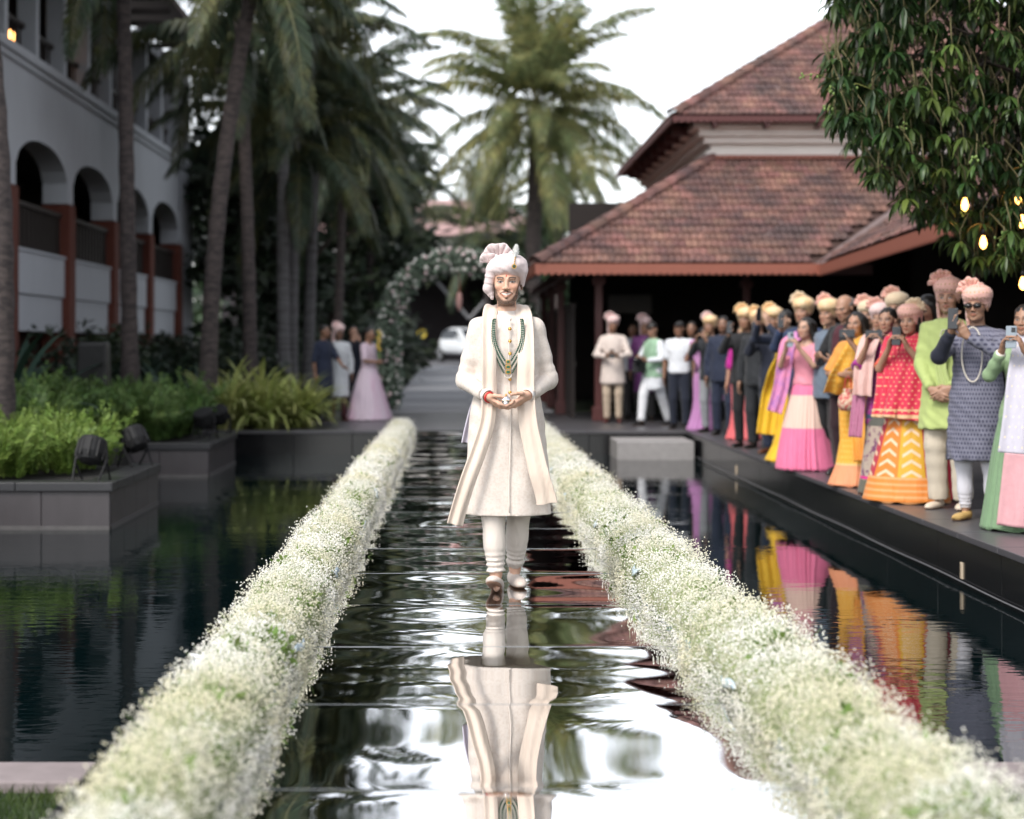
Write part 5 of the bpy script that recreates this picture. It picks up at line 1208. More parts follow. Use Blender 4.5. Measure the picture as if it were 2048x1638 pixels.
def trousers(sk, q, parent, mat, infl=.016, name='trousers', bottom=.05, bunch=0, top=.99):
    s = sk['s']; g = .013*q; A = [sk['an', -1], sk['an', 1], sk['kn', -1], sk['kn', 1]]; lo = np.min(A+[v3(-.2, -.15, 0)], 0)-.1; hi = np.max(A+[v3(.2, .15, 0)], 0)+.1; lo[2] = .0; hi[2] = top*s+.03
    S = SDF([axis(lo[0], hi[0], g), axis(lo[1], hi[1], g), axis(lo[2], hi[2], g if not bunch else .009)]); hv = sk['heavy']
    S.ell((0, .005, .95*s), np.array((.162*hv+infl, .114*hv+infl, .13))*s, .03)
    for sd in (-1, 1):
        an = sk['an', sd]+v3(0, 0, bottom-.06); w = (lambda t: .0035*np.sin(t*30)+bunch*.006*np.clip((t-.26)/.1, 0, 1)*np.sin(t*175+2.2*np.sin(t*37)+sd)) if bunch else (lambda t: .0018*np.sin(t*19+sd)+.0015*np.sin(t*53+1))
        S.cap(sk['hip', sd], sk['kn', sd], (.082+infl)*s, (.056+infl)*s, .03, wob=lambda t: .0015*np.sin(t*21)); S.cap(sk['kn', sd], an, (.056+infl)*s, (.040+infl*(1.2 if not bunch else .45))*s, .02, flat=True, wob=w)
    o = sdf_obj(name, S, mat, parent); return o
SOLE = M('tan sole', (.42, .24, .16), .6)
def shoes(sk, q, parent, mat, point=0, L=.27, pitch=(0, 0)):
    for i, sd in enumerate((-1, 1)):
        an = sk['an', sd]; S = SDF([axis(-.07, .07, .007*q), axis(-.22, .11, .008*q), axis(-.005, .13, .006*q)])
        S.ell((0, .035, .036), (.036, .052, .046), .02); S.ell((0, -.07, .026), (.043, .09, .032), .03); S.ell((0, -.13, .020), (.037, .055, .024), .02)
        if point: S.cap((0, -.15, .018), (0, -.205, .030), .022, .008, .02)
        S.ell((0, .030, .105), (.029, .052, .042), .01, mode='s')
        S.op((-1, -1, -1), (1, 1, .001), lambda X, Y, Z: Z-.0+0*X+0*Y, .002, 's')
        o = sdf_obj('shoe', S, [mat, SOLE], parent, midx=lambda C: (C[:, 2] < .011).astype(int)); o.location = (an[0], an[1]-.02, .001); o.rotation_euler = (pitch[i], 0, sd*R(9))
def skirt(sk, q, parent, mat, r=.33, top=1.02, hem=.012, n=26, amp=.05, name='skirt', ry=None, cx=0, power=1.0, midx=None):
    """gathered skirt; a saree hugs hip and knee and has its pleats gathered in front"""
    s = sk['s']; ry = ry or r*.9; nz = 34; na = 220; ph = random.uniform(0, 6); V = []; sari = name == 'saree'; hv = sk['heavy']; p2, p3 = random.uniform(0, 6), random.uniform(0, 6)
    for j in range(nz+1):
        t = j/nz; z = top*s+(hem-top*s)*t
        if sari: bx = float(np.interp(t, [0, .16, .55, .8, 1], [.15*hv*s, .185*hv*s, .18*s, .2*s+.25*(r-.2*s), r])); by = float(np.interp(t, [0, .16, .55, .8, 1], [.115*hv*s, .15*hv*s, .15*s, .16*s+.25*(ry-.16*s), ry]))
        else: e = .55*t**power+.45*t**.7; bx = .15*hv*s+(r-.15*s)*e; by = .115*hv*s+(ry-.115*s)*e
        sway = .02*math.sin(t*3+p2)*t
        for k in range(na):
            th = 2*PI*k/na; w = th+.25*math.sin(th*2+p2)+.12*math.sin(th*5+p3+t*1.5)
            g = (.35+.65*max(0., math.cos(th+PI/2+.3))**2) if sari else (.55+.45*math.sin(th*2+p3))
            a = amp*(.1+.9*t**.8)*g*(math.sin(n*w+ph)+.45*math.sin(n*.43*w+p2)+.3*math.sin(n*1.9*w+p3))
            V.append((cx*t+sway+bx*(1+a)*math.cos(th), by*(1+a)*math.sin(th), z+(.010*math.sin(n*w+ph) if j == nz else 0)))
    F = [(j*na+k, (j+1)*na+k, (j+1)*na+(k+1) % na, j*na+(k+1) % na) for j in range(nz) for k in range(na)]
    o = obj(name, fastmesh(name, V, F, mat, True), parent); o.modifiers.new('t', 'SOLIDIFY').thickness = .008; return o
def drape(parent, path, w0, w1, mat, name='dupatta', wdir=(1, 0, 0), nw=14, waves=.012, nwav=4, th=.006, sub=10, seed=0):
    """hanging cloth: a waved strip along a path"""
    P_ = np.array(path, float); n = (len(P_)-1)*sub; t = np.linspace(0, len(P_)-1, n+1); i = np.clip(t.astype(int), 0, len(P_)-2); f = (t-i)[:, None]
    p0 = P_[np.maximum(i-1, 0)]; p1 = P_[i]; p2 = P_[i+1]; p3 = P_[np.minimum(i+2, len(P_)-1)]
    C = .5*((2*p1)+(p2-p0)*f+(2*p0-5*p1+4*p2-p3)*f**2+(-p0+3*p1-3*p2+p3)*f**3); V = []
    wd0 = unit(wdir)
    for j in range(n+1):
        tg = unit(C[min(j+1, n)]-C[max(j-1, 0)]); wd_ = unit(wd0-tg*(wd0@tg)); nn = np.cross(tg, wd_); tt = j/n; w = w0+(w1-w0)*tt
        for k in range(nw+1): u = k/nw-.5; V.append(C[j]+wd_*u*w+nn*waves*(.4+tt)*math.sin(u*nwav*6.28+seed+tt*2))
    F = [(j*(nw+1)+k, j*(nw+1)+k+1, (j+1)*(nw+1)+k+1, (j+1)*(nw+1)+k) for j in range(n) for k in range(nw)]
    o = obj(name, fastmesh(name, V, F, mat, True), parent); m_ = o.modifiers.new('t', 'SOLIDIFY'); m_.thickness = th; m_.offset = 0; return o
def beads(parent, pts, r, mat, name='necklace', every=None):
    mb = MB(); pts = [Vector(p) for p in pts]
    L = sum((b-a).length for a, b in zip(pts, pts[1:])); step = every or r*1.9; d = 0; out = []
    for a, b in zip(pts, pts[1:]):
        l = (b-a).length
        while d < l: out.append(a.lerp(b, d/l)); d += step
        d -= l
    for p in out: mb.lathe([(r*.1, -r), (r*.75, -r*.6), (r, 0), (r*.75, r*.6), (r*.1, r)], tuple(p), 6)
    o = mb.build(name, mat, parent, smooth=True); o['kind'] = 'stuff'; return o
def phone(person_o, loc, nrm, up, label, mat=None, size=(.075, .155, .009)):
    """a phone held in the hands; its own thing at its place in the world"""
    Mw = Matrix.Translation(person_o.location) @ Matrix.Rotation(person_o.rotation_euler.z, 4, 'Z'); n = Vector(nrm).normalized(); u = Vector(up); u = (u-n*u.dot(n)).normalized(); r_ = u.cross(n)
    t = thing('phone', label, 'phone', Mw @ Vector(loc)); B = Matrix(((r_.x, u.x, n.x), (r_.y, u.y, n.y), (r_.z, u.z, n.z))); t.rotation_euler = (Matrix.Rotation(person_o.rotation_euler.z, 3, 'Z') @ B).to_euler()
    MB().box((0, 0, 0), size).build('case', mat or PHONE, t, bev=.006); cb = MB(); cb.box((-.018*0+.016, size[1]*.5-.028, size[2]/2+.001), (.03, .034, .003)).build('camera_bump', PHONE, t, bev=.002)
    for k in (0, 1): MB().lathe([(.001, .003), (.006, .003), (.006, .0), (.001, 0)], (.016, size[1]*.5-.020-.016*k, size[2]/2+.0025), 10).build('lens', LENS, t)
    return t
# ------------------------------------------------------------------ the groom
CREAM = fabric('cream brocade', (.68, .605, .545), .75, var=.025, col2=(.64, .555, .49), vscale=70, bump=.3, bscale=140, v2=(.5, .56), crease=.35, cscale=(7, 7, 2.0))
CREAM_P = fabric('plain cream silk', (.71, .635, .57), .6, var=.03, sheen=.2)
STOLE = fabric('peach cream stole', (.71, .59, .495), .6, var=.04, sheen=.25, stretch=(3, 3, .3))
WHITE_C = fabric('white cotton', (.70, .66, .63), .8, var=.03); PINKW = fabric('blush turban silk', (.70, .58, .57), .65, var=.04, sheen=.3)
LAV = fabric('lavender lining', (.56, .53, .62), .6)
def make_groom():
    o = thing('person', 'groom in cream sherwani and blush turban walking on the mirrored path', 'person', (.262, 9.34, .0))
    H = 1.75; wr = v3(-.100, -.195, 1.030); wl = v3(.100, -.185, 1.034)
    sk = skeleton(H, wr=wr, wl=wl, hr=v3(-.62, .75, -.35), hl_=v3(.62, .75, -.35), shw=.150, feet={-1: (-.058, -.12), 1: (.050, .11)})
    ball = v3(-.010, -.262, 1.012)
    hands = {-1: (v3(.72, -.42, -.55), v3(.50, .25, .80), v3(.5, -.75, .45), .75), 1: (v3(-.72, -.50, -.50), v3(-.55, .35, .75), v3(-.5, -.75, .45), .65)}
    body(sk, .72, (.60, .36, .255), o, yaw=R(-3), pitch=R(1), hands=hands, face=dict(beard=.97, tache=.9, smile=True, stubble=(.035, .022, .017), bindi=(.6, .05, .03), mouth=.9))
    # turban: wrapped crown, fan, tail, jewel and plume
    Rh, hc = sk['Rh'], sk['hc']; T = lambda x, y, z: hc+Rh@np.array([x, y, z]); S = SDF(head_axes(sk, .0052, .2, .1)); fo = lambda sl, w, a: (lambda x, y, z: a*np.abs(np.sin((z+sl*x+.25*y)*PI/w)))
    S.ell(T(0, .014, .080), (.104, .118, .066), .012, Rh, fold=fo(.55, .030, .0022)); S.ell(T(.012, .010, .100), (.096, .108, .054), .02, Rh, fold=fo(-.42, .034, .002))
    S.cap(T(.086, -.02, .06), T(.082, .010, -.012), .025, .013, .03); rough_ = lambda t: .0012*np.sin(t*210)+.001*np.sin(t*370)
    for i in range(4): S.cap(T(-.080, -.035+.03*i, .07), T(-.098, -.022+.025*i, -.030), .030, .025, .012, wob=rough_)
    S.cap(T(-.094, -.012, -.03), T(-.074, -.020, -.078), .027, .016, .02, wob=rough_)
    S.ell(T(-.008, -.110, -.048), (.058, .082, .100), .008, Rh, 's'); S.ell(T(0, -.10, -.058), (.074, .08, .075), .012, Rh, 's'); S.ell(T(0, -.0, -.10), (.070, .10, .12), .008, Rh, 's')
    tb = sdf_obj('turban', S, PINKW, o)
    for fi, (cen, r1, a0, a1, n) in enumerate(((np.array([-.045, .030, .116]), .092, -.10, 2.75, 28), (np.array([-.088, -.005, .098]), .060, .45, 3.75, 18))):
        V = []; F = []
        for i in range(n+1):
            a = PI-(a0+(a1-a0)*i/n); rr_ = r1*(1+.05*math.sin(i*.7)+.03*((i % 4) < 2)); zz = .010*math.sin(i*PI/2+.4)
            for f_ in (.1, .4, .72, 1.0): V.append(T(*(cen+np.array([math.cos(a)*rr_*f_, zz*f_-.03*f_*(fi == 0)-.02*f_*f_, math.sin(a)*rr_*f_]))))
        F = [(i*4+j, i*4+j+1, i*4+j+5, i*4+j+4) for i in range(n) for j in range(3)]
        f = obj('fan', fastmesh('fan', V, F, PINKW, True), tb); q = f.modifiers.new('t', 'SOLIDIFY'); q.thickness = .010; q.offset = 0
    mb = MB(); mb.lathe([(.002, 0), (.0095, .002), (.0105, .006), (.002, .010)], n=14, axis='y'); e = M('emerald', (.045, .060, .028), .2); q = mb.build('jewel', e, tb); q.location = T(.042, -.110, .084); 
    mg_ = MB(); mg_.lathe([(.0105, 0), (.0130, 0), (.0130, .006), (.0105, .006)], n=16, axis='y'); q = mg_.build('jewel_setting', GOLD, tb); q.location = T(.042, -.108, .084)
    mb = MB()
    for i in range(4): mb.lathe([(.001, -.005), (.0045, 0), (.001, .005)], tuple(T(.044+.001*i, -.108+.008*i, .101+.010*i)), 8)
    mb.build('gold_drops', GOLD, tb, smooth=True)['kind'] = 'stuff'
    rg = np.random.default_rng(1); V = []; F = []
    for i in range(700):
        t = rg.random(); c = T(.047+.006*t, -.072+.01*t, .142+.055*t); d = unit(rg.normal(size=3)+v3(0, 0, .6)); s_ = unit(np.cross(d, rg.normal(size=3)))*.0013; L = .013*(.6+.8*math.sin(PI*min(1, .15+.85*t))); b = len(V); V += [c-s_*1.6, c+s_*1.6, c+d*L*1.25]; F.append((b, b+1, b+2))
    q = MB(); q.tube([T(.046, -.078, .118), T(.047, -.072, .142), T(.050, -.067, .17), T(.053, -.062, .195)], [.004, .008, .011, .008], 10); q.build('plume_core', M('white plume', (.82, .82, .80), .9, bump=1, bscale=200), tb, smooth=True)
    obj('plume', fastmesh('plume', V, F, M('white feather', (.8, .8, .78), .9), False), tb)['kind'] = 'stuff'
    # inner kurta front, sherwani and stole
    kt = upper(sk, .62, o, [CREAM, CREAM_P], hem=.40, sleeve=.93, infl=.014, flare=1.33, name='sherwani', folds=(7, .030), waist=1.0, arm=.94, fine=.85, wrinkle=.0015)
    # front opening welt and buttons
    body_y = lambda z: -np.interp(z, [.40, .94, 1.10, 1.28, 1.40], [.176, .148, .122, .134, .112])
    mb = MB(); mb.tube([(.012+.004*math.sin(z*9), float(body_y(z))-.006, z) for z in np.linspace(.42, 1.44, 20)], .0035, 5); mb.build('front_edge', CREAM_P, kt, smooth=True)
    for z in (1.435, 1.385, 1.32, 1.255, 1.12, 1.05): 
        mb = MB(); mb.lathe([(.001, -.007), (.008, -.005), (.0098, 0), (.006, .004)], n=12, axis='y'); q = mb.build('button', GOLD if z < 1.43 else CREAM_P, kt, smooth=True); q.location = (.014, float(body_y(min(z, 1.40)))-.009-(.0 if z < 1.4 else -.012), z)
    for sd in (-1, 1):
        x = sd
        path = [(x*.022, .085, 1.49), (x*.066, .055, 1.513), (x*.088, -.04, 1.475), (x*.096, -.115, 1.38), (x*.097, -.165, 1.22), (x*.095, -.172, 1.06), (x*.105, -.195, .90)]
        path += [(-.150, -.215, .75), (-.205, -.225, .60), (-.245, -.215, .47), (-.275, -.205, .36)] if sd < 0 else [(.135, -.205, .75), (.165, -.215, .62), (.195, -.205, .52), (.205, -.20, .47)]
        drape(o, path, .075, .085 if sd < 0 else .11, STOLE, 'stole', wdir=(1, -.12*sd, 0), nw=12, waves=.007, nwav=1.4, th=.006, seed=sd)
    drape(o, [(-.13, .10, 1.05), (-.165, .105, .95), (-.185, .11, .85), (-.195, .115, .77)], .06, .10, LAV, 'coat_tail', wdir=(1, .3, 0), waves=.008, nwav=2)
    trousers(sk, .7, o, CREAM_P, infl=.018, name='churidar', bottom=.075, bunch=1)
    SH = fabric('embroidered cream shoe', (.62, .53, .47), .6, var=.1, vscale=60); shoes(sk, .8, o, SH, 0, pitch=(R(-20), 0))
    for c in [c for c in o.children if c.name.startswith('shoe')]:
        pass
    for sd in (-1, 1):
        e, w = sk['el', sd], sk['wr', sd]; d = unit(w-e); mb = MB(); mb.tube([w-d*.035, w-d*.004], [.034, .036], 14, caps=False); q = mb.build('shirt_cuff', WHITE_C, o, smooth=True); q.modifiers.new('t', 'SOLIDIFY').thickness = .003
    mb = MB(); w = sk['wr', -1]; d = unit(w-sk['el', -1]); mb.tube([w+d*.006, w+d*.016], [.031, .031], 14, caps=False); q = mb.build('red_thread', M('red thread', (.55, .03, .03), .8), o, smooth=True); q.modifiers.new('t', 'SOLIDIFY').thickness = .006
    # necklace: strands of green beads and pearls, gold pendant
    G = M('green bead', (.018, .085, .050), .2)
    def strand(xo, zt, zb, xb, r, mat, nm):
        for sd in (-1, 1):
            pts = []
            for t in np.linspace(0, 1, 24):
                x = sd*(xo+(xb-xo)*t**1.9*.97+.012*math.sin(PI*t)); z = zt+(zb-zt)*(t**.92); pts.append((x+.004, float(body_y(z))-.014-.006*(1-t), z))
            beads(o, pts, r, mat, nm)
    strand(.067, 1.435, 1.215, .012, .0052, G, 'bead_strand'); strand(.074, 1.435, 1.185, .014, .0052, G, 'bead_strand'); strand(.080, 1.43, 1.15, .018, .0046, G, 'bead_strand')
    strand(.0705, 1.42, 1.20, .012, .0034, PEARL, 'pearl_strand'); strand(.077, 1.42, 1.168, .016, .0034, PEARL, 'pearl_strand')
    for j, (z, w) in enumerate(((1.212, .014), (1.185, .018), (1.158, .018))):
        y = float(body_y(z))-.02; MB().box((.004, y, z), (w*1.5, .006, .022)).build('pendant_setting', GOLD, o, bev=.002); MB().box((.004, y-.004, z), (w, .006, .014)).build('pendant_stone', e_mat, o, bev=.002)
    mb = MB(); y = float(body_y(1.13))-.018
    for j in range(7): a = PI+PI*j/6; mb.lathe([(.001, -.005), (.0045, 0), (.001, .005)], (.004+math.cos(a)*.017, y, 1.14+math.sin(a)*.014), 6)
    mb.build('pendant_drops', PEARL, o, smooth=True)['kind'] = 'stuff'
    b = thing('silver_ball', 'small shiny silver ball held in the hands of the groom', 'ball', Vector(o.location)+Vector(ball))
    mb = MB(); r = .027; mb.lathe([(r*math.sin(a)+.0002, -r*math.cos(a)) for a in np.linspace(0, PI, 14)], n=20); mb.build('shell', M('silver', (.72, .70, .72), .18, metal=1, bump=.6, bscale=120, bdist=.002), b, smooth=True)
    MB().lathe([(r*.96, -.002), (r*1.04, -.001), (r*1.04, .001), (r*.96, .002)], n=20).build('band', GOLD, b, smooth=True)
    MB().lathe([(.002, r*.95), (.006, r+.002), (.003, r+.008)], n=10).build('finial', GOLD, b, smooth=True)
    return o
e_mat = M('emerald stone', (.03, .12, .07), .1)
groom = make_groom()
# ------------------------------------------------------------------ the guests
def gx(px, Y): return ((px-915)*Y/3500, Y, 0)
TONES = dict(a=(.30, .165, .105), b=(.38, .215, .145), c=(.23, .12, .075), d=(.46, .28, .20), e=(.16, .085, .055))
ORANGE_T = fabric('saffron turban', (.72, .47, .24), .7, var=.08, sheen=.2, col2=(.74, .56, .36), vscale=7); PINK_T = fabric('rose print turban', (.70, .40, .34), .7, var=.08, sheen=.2, extra=motif((.42, .26, .12), n=26, sz=.045, r=.16)); PALEP_T = fabric('pale pink turban', (.72, .52, .50), .7, var=.06, sheen=.2); CREAM_T = fabric('cream gold turban', (.66, .52, .36), .7, var=.08, sheen=.2)
BLACK = fabric('black suiting', (.013, .013, .015), .75); NAVY = fabric('navy suiting', (.016, .022, .045), .75, var=.08); CHAR = fabric('charcoal suiting', (.020, .022, .026), .75); SLATE = fabric('slate blue linen', (.13, .165, .215), .8, var=.08); WHITE = fabric('white shirt', (.66, .68, .72), .8, var=.04); DENIMN = fabric('dark blue trousers', (.014, .018, .032), .8)
IVORY = fabric('ivory silk', (.64, .55, .50), .7, var=.05); BEIGE = fabric('beige cotton', (.50, .40, .30), .8, var=.06); PURPLE = fabric('purple silk', (.13, .035, .14), .6, var=.08); MINT = fabric('mint waistcoat', (.27, .42, .29), .8, var=.06)
MAROON = fabric('maroon shirt', (.060, .012, .020), .7); LIME = fabric('lime green kurta', (.42, .50, .18), .75, var=.05); KHAKI = fabric('cream trousers', (.55, .48, .38), .8, var=.05); GREYT = fabric('grey trousers', (.25, .26, .28), .8)
BLK_SH = M('black leather', (.012, .012, .012), .3); BRN_SH = M('brown leather', (.10, .035, .018), .35); GOLD_SH = M('gold brocade shoe', (.50, .33, .12), .5, var=.15, vscale=60); CRM_SH = M('cream shoe', (.58, .48, .38), .6, var=.05); MAR_SH = M('maroon shoe', (.07, .015, .015), .4)
def poses(kind, s):
    U = v3(0, -.25, .95)
    if kind == 'phone': return dict(wr=v3(-.085, -.30, 1.40)*s, wl=v3(.085, -.30, 1.40)*s, hr=v3(-.6, .1, -1), hl_=v3(.6, .1, -1)), {-1: (v3(.3, -.3, .9), v3(.9, -.1, -.1), v3(.1, 1, .1), .7), 1: (v3(-.3, -.3, .9), v3(-.9, -.1, -.1), v3(-.1, 1, .1), .7)}
    if kind == 'phoneR': return dict(wr=v3(-.10, -.34, 1.44)*s, hr=v3(-.6, .1, -1)), {-1: (v3(.1, -.2, .95), v3(.7, .5, 0), v3(.5, -.5, .3), .6), 1: None}
    if kind == 'phoneL': return dict(wl=v3(.10, -.34, 1.44)*s, hl_=v3(.6, .1, -1)), {1: (v3(-.1, -.2, .95), v3(-.7, .5, 0), v3(-.5, -.5, .3), .6), -1: None}
    if kind == 'high': return dict(wr=v3(-.10, -.36, 1.60)*s, wl=v3(.06, -.36, 1.58)*s, hr=v3(-.7, -.2, -.8), hl_=v3(.7, -.2, -.8)), {-1: (U, v3(.9, .2, 0), v3(.3, .6, 0), .6), 1: (U, v3(-.9, .2, 0), v3(-.3, .6, 0), .6)}
    if kind == 'read': return dict(wr=v3(-.09, -.25, 1.10)*s, wl=v3(.09, -.25, 1.10)*s, hr=v3(-.9, .4, -.5), hl_=v3(.9, .4, -.5)), {-1: (v3(.5, -.7, .3), v3(.3, .2, .9), v3(-.5, -.4, .5), .5), 1: (v3(-.5, -.7, .3), v3(-.3, .2, .9), v3(.5, -.4, .5), .5)}
    if kind == 'clasp': return dict(wr=v3(-.075, -.19, .93)*s, wl=v3(.075, -.19, .94)*s, hr=v3(-.9, .5, -.2), hl_=v3(.9, .5, -.2)), {-1: (v3(.7, -.3, -.5), v3(0, .8, .2), v3(.2, -.4, .8), .5), 1: (v3(-.7, -.35, -.5), v3(0, .8, .2), v3(-.2, -.4, .8), .5)}
    if kind == 'face': return dict(wr=v3(-.06, -.24, 1.46)*s, wl=v3(.06, -.24, 1.46)*s, hr=v3(-.8, 0, -1), hl_=v3(.8, 0, -1)), {-1: (v3(.1, .2, .95), v3(.6, .7, 0), v3(.5, -.5, 0), .3), 1: (v3(-.1, .2, .95), v3(-.6, .7, 0), v3(-.5, -.5, 0), .3)}
    if kind == 'elbow': return dict(wr=v3(-.06, -.24, 1.10)*s, hr=v3(-.9, .5, -.5)), {-1: (v3(.8, -.3, 0), v3(0, .9, 0), v3(0, 0, 1), .6), 1: None}
    if kind == 'reach': return dict(wl=v3(.12, -.36, 1.0)*s, hl_=v3(.6, .6, -.6)), {1: (v3(.1, -.9, -.3), v3(-.6, 0, -.6), v3(-.5, -.2, .7), .4), -1: None}
    return {}, None
PHLOC = dict(phone=(0, -.345, 1.50), phoneR=(-.075, -.385, 1.535), phoneL=(.075, -.385, 1.535), high=(-.02, -.42, 1.70), read=(0, -.335, 1.145), face=(0, -.3, 1.5))
def guest(label, pos, H, rz, tone='a', pose='down', head=None, hairst=None, fem=False, top=None, hem=.84, sleeve=1.0, infl=.018, flare=1.0, collar=True, topname='kurta', bottom=None, botname='trousers', shoe=None, yaw=0, pitch=0, roll=0,
          fc=None, ph=None, q=None, heavy=1.0, sk_kw=None, feet=None, fan=1, bunch=0, bot_infl=.016, point=0, midx=None, hairmat=None, phmat=None, phup=(0, 0, 1), folds=(8, .02), hands=None, headbig=1.0):
    q = q or (1.15 if pos[1] < 14.6 else 1.4 if pos[1] < 18.5 else 2.0); s = H/1.75
    o = thing('person', label, 'person', pos, R(rz)); kw, hs2 = poses(pose, s); kw.update(sk_kw or {}); sk = skeleton(H, fem, feet=feet, heavy=heavy, **kw); o['H'] = H
    f = dict(fc or {}); body(sk, q, TONES[tone], o, R(yaw), R(pitch), R(roll), hands or hs2, f)
    if head is not None: turban(sk, q, o, head[0], fan, 1.08*headbig, True, head[1] if len(head) > 1 else None, rnd=int(pos[1]*7) % 9, fa=.0065)
    if hairst: hair(sk, q, o, hairst, hairmat)
    elif head is not None and not fem: pass
    if top is not None: upper(sk, q, o, top, hem*s if hem > .3 else hem, sleeve, infl, flare, collar, topname, folds, midx)
    if bottom is not None: trousers(sk, q, o, bottom, bot_infl, botname, .05 if not bunch else .07, bunch)
    if shoe is not None: shoes(sk, q, o, shoe, point)
    if ph: l = PHLOC[pose]; phone(o, tuple(np.array(l)*s), (0, -1, .1), phup, ph, phmat)
    o.pop('H', None) if hasattr(o, 'pop') else None
    return o, sk
def vest(sk, q, o, mat, hem=.88, name='waistcoat'):
    return upper(sk, q, o, mat, hem*sk['s'], 0, .030, 1.02, True, name, (6, .012))
MEN = dict(beard=.0, tache=0)
# --- left group by the arch
guest('man in dark navy kurta reaching towards the white-clad man, left of arch', gx(648, 29.6), 1.64, 50, 'c', 'reach', hairst='short', top=fabric('midnight kurta', (.014, .020, .042), .8), hem=.52, sleeve=.62, bottom=DENIMN, shoe=BLK_SH, yaw=5, flare=1.1)
guest('man in white achkan and pink turban left of the flower arch', gx(677, 30.0), 1.62, 15, 'e', 'down', (PALEP_T, PALEP_T), top=fabric('white achkan', (.56, .58, .60), .75), hem=.44, flare=1.12, bottom=MAROON, botname='churidar', shoe=MAR_SH, yaw=10, sk_kw=dict(hr=v3(-1, .5, 0)))
guest('dark-dressed guest with hands at the face behind the pink gown', gx(706, 31.2), 1.64, 20, 'b', 'face', hairst='short', top=fabric('ink kurta', (.012, .014, .026), .8), hem=.5, bottom=DENIMN, shoe=BLK_SH)
o, sk = guest('woman in long pale pink gown turned towards the flower arch', gx(737, 30.2), 1.60, 62, 'a', 'elbow', hairst='bun', fem=True, top=fabric('pale pink bodice', (.66, .52, .60), .7), hem=.98, sleeve=.5, collar=False, topname='bodice')
skirt(sk, 1, o, fabric('pale pink gown', (.66, .54, .62), .7, var=.06, col2=(.60, .38, .50), vscale=2.2, stretch=(1, 1, .15)), r=.44, ry=.40, n=17, amp=.035, name='gown_skirt', power=.9)
drape(o, [(.12, .08, 1.36), (.17, .12, 1.15), (.20, .20, .8), (.24, .28, .4)], .12, .22, fabric('pale veil', (.68, .58, .66), .6), wdir=(.3, 1, 0))
fl = thing('flower_bunch', 'small yellow flower bunch in the hands of the pink-gowned woman', 'flowers', (gx(758, 30)[0], 30.0, 1.32)); mb = MB()
for i in range(7): mb.lathe([(.005, -.03), (.035, -.01), (.03, .02), (.005, .035)], (random.uniform(-.04, .04), random.uniform(-.04, .04), .05*i-.1), 7)
mb.build('petals', M('yellow petals', (.6, .42, .08), .8), fl, smooth=True)['kind'] = 'stuff'
MB().tube([(0, 0, -.25), (0, 0, .2)], .012, 6).build('stalk', MAT['gyp_stem'], fl)
# --- far right group under the eave
guest('bearded man in ivory sherwani and pale turban reading his phone beside the post', gx(1226, 29.2), 1.76, -8, 'a', 'read', (PALEP_T, PALEP_T), top=IVORY, hem=.64, flare=1.16, bottom=BEIGE, shoe=MAR_SH, pitch=12, fc=dict(beard=.9, tache=.8), ph='phone held at the belly of the ivory sherwani man')
guest('man in white shirt half hidden behind the ivory sherwani man', gx(1266, 30.4), 1.68, -15, 'c', 'down', hairst='short', top=WHITE, hem=.88, bottom=BLACK, shoe=BLK_SH, infl=.024)
guest('man in purple silk kurta and pale turban behind the mint waistcoat', gx(1290, 29.7), 1.74, -10, 'a', 'down', (PALEP_T, PALEP_T), top=PURPLE, hem=.5, flare=1.1, bottom=BLACK, shoe=BLK_SH)
o, sk = guest('man in mint waistcoat and white pyjamas striding with a camera', gx(1306, 28.3), 1.66, -50, 'b', 'read', hairst='cap', top=WHITE, hem=.60, flare=1.1, bottom=fabric('white pyjama', (.64, .65, .68), .8), shoe=BLK_SH, pitch=14, feet={-1: (-.06, -.26), 1: (.06, .26)}, bot_infl=.026, yaw=10)
vest(sk, 2, o, MINT, .80)
sb_ = thing('camera_bag', 'black shoulder bag on the hip of the mint waistcoat man', 'bag', Vector(o.location)+Vector((-.22, -.08, .98)), R(-50)); MB().box((0, 0, 0), (.12, .26, .26), 0, 0, .9).build('pouch', BLACK, sb_, bev=.03); MB().tube([(0, -.08, .12), (.1, -.02, .35), (.16, .05, .45)], .012, 5).build('strap', BLACK, sb_)
cm = thing('camera', 'black camera in the hands of the mint waistcoat man', 'camera', Vector(o.location)+Vector((-.25, -.19, 1.06)), R(-50)); MB().box((0, 0, 0), (.13, .07, .09)).build('camera_body', PHONE, cm, bev=.012); MB().lathe([(.035, -.03), (.036, -.10), (.03, -.105)], n=14, axis='y').build('lens', LENS, cm)
guest('man in white short-sleeved shirt and dark trousers with black cap', gx(1359, 27.1), 1.66, -18, 'c', 'down', hairst='cap', top=WHITE, hem=.90, sleeve=.45, infl=.028, topname='shirt', bottom=DENIMN, shoe=BLK_SH, yaw=-8, bot_infl=.022)
guest('dim man in black standing just behind the white short-sleeved shirt', gx(1384, 28.5), 1.68, -20, 'c', 'down', hairst='short', top=BLACK, bottom=BLACK, shoe=BLK_SH)
o, sk = guest('woman in lavender saree beside the navy bandhgala man', gx(1407, 26.5), 1.56, -35, 'b', 'phone', hairst='bun', fem=True, top=fabric('plum blouse', (.10, .03, .09), .7), hem=.98, sleeve=.5, topname='blouse', collar=False)
skirt(sk, 1, o, fabric('lavender saree', (.42, .19, .40), .65, var=.08), r=.24, n=15, amp=.07, name='saree', power=.8); drape(o, [(-.1, -.12, 1.38), (.0, -.16, 1.15), (.12, -.14, .95), (.2, .02, .75), (.22, .06, .45)], .16, .22, fabric('lavender pallu', (.45, .22, .43), .6), 'pallu', wdir=(.7, .5, .5))
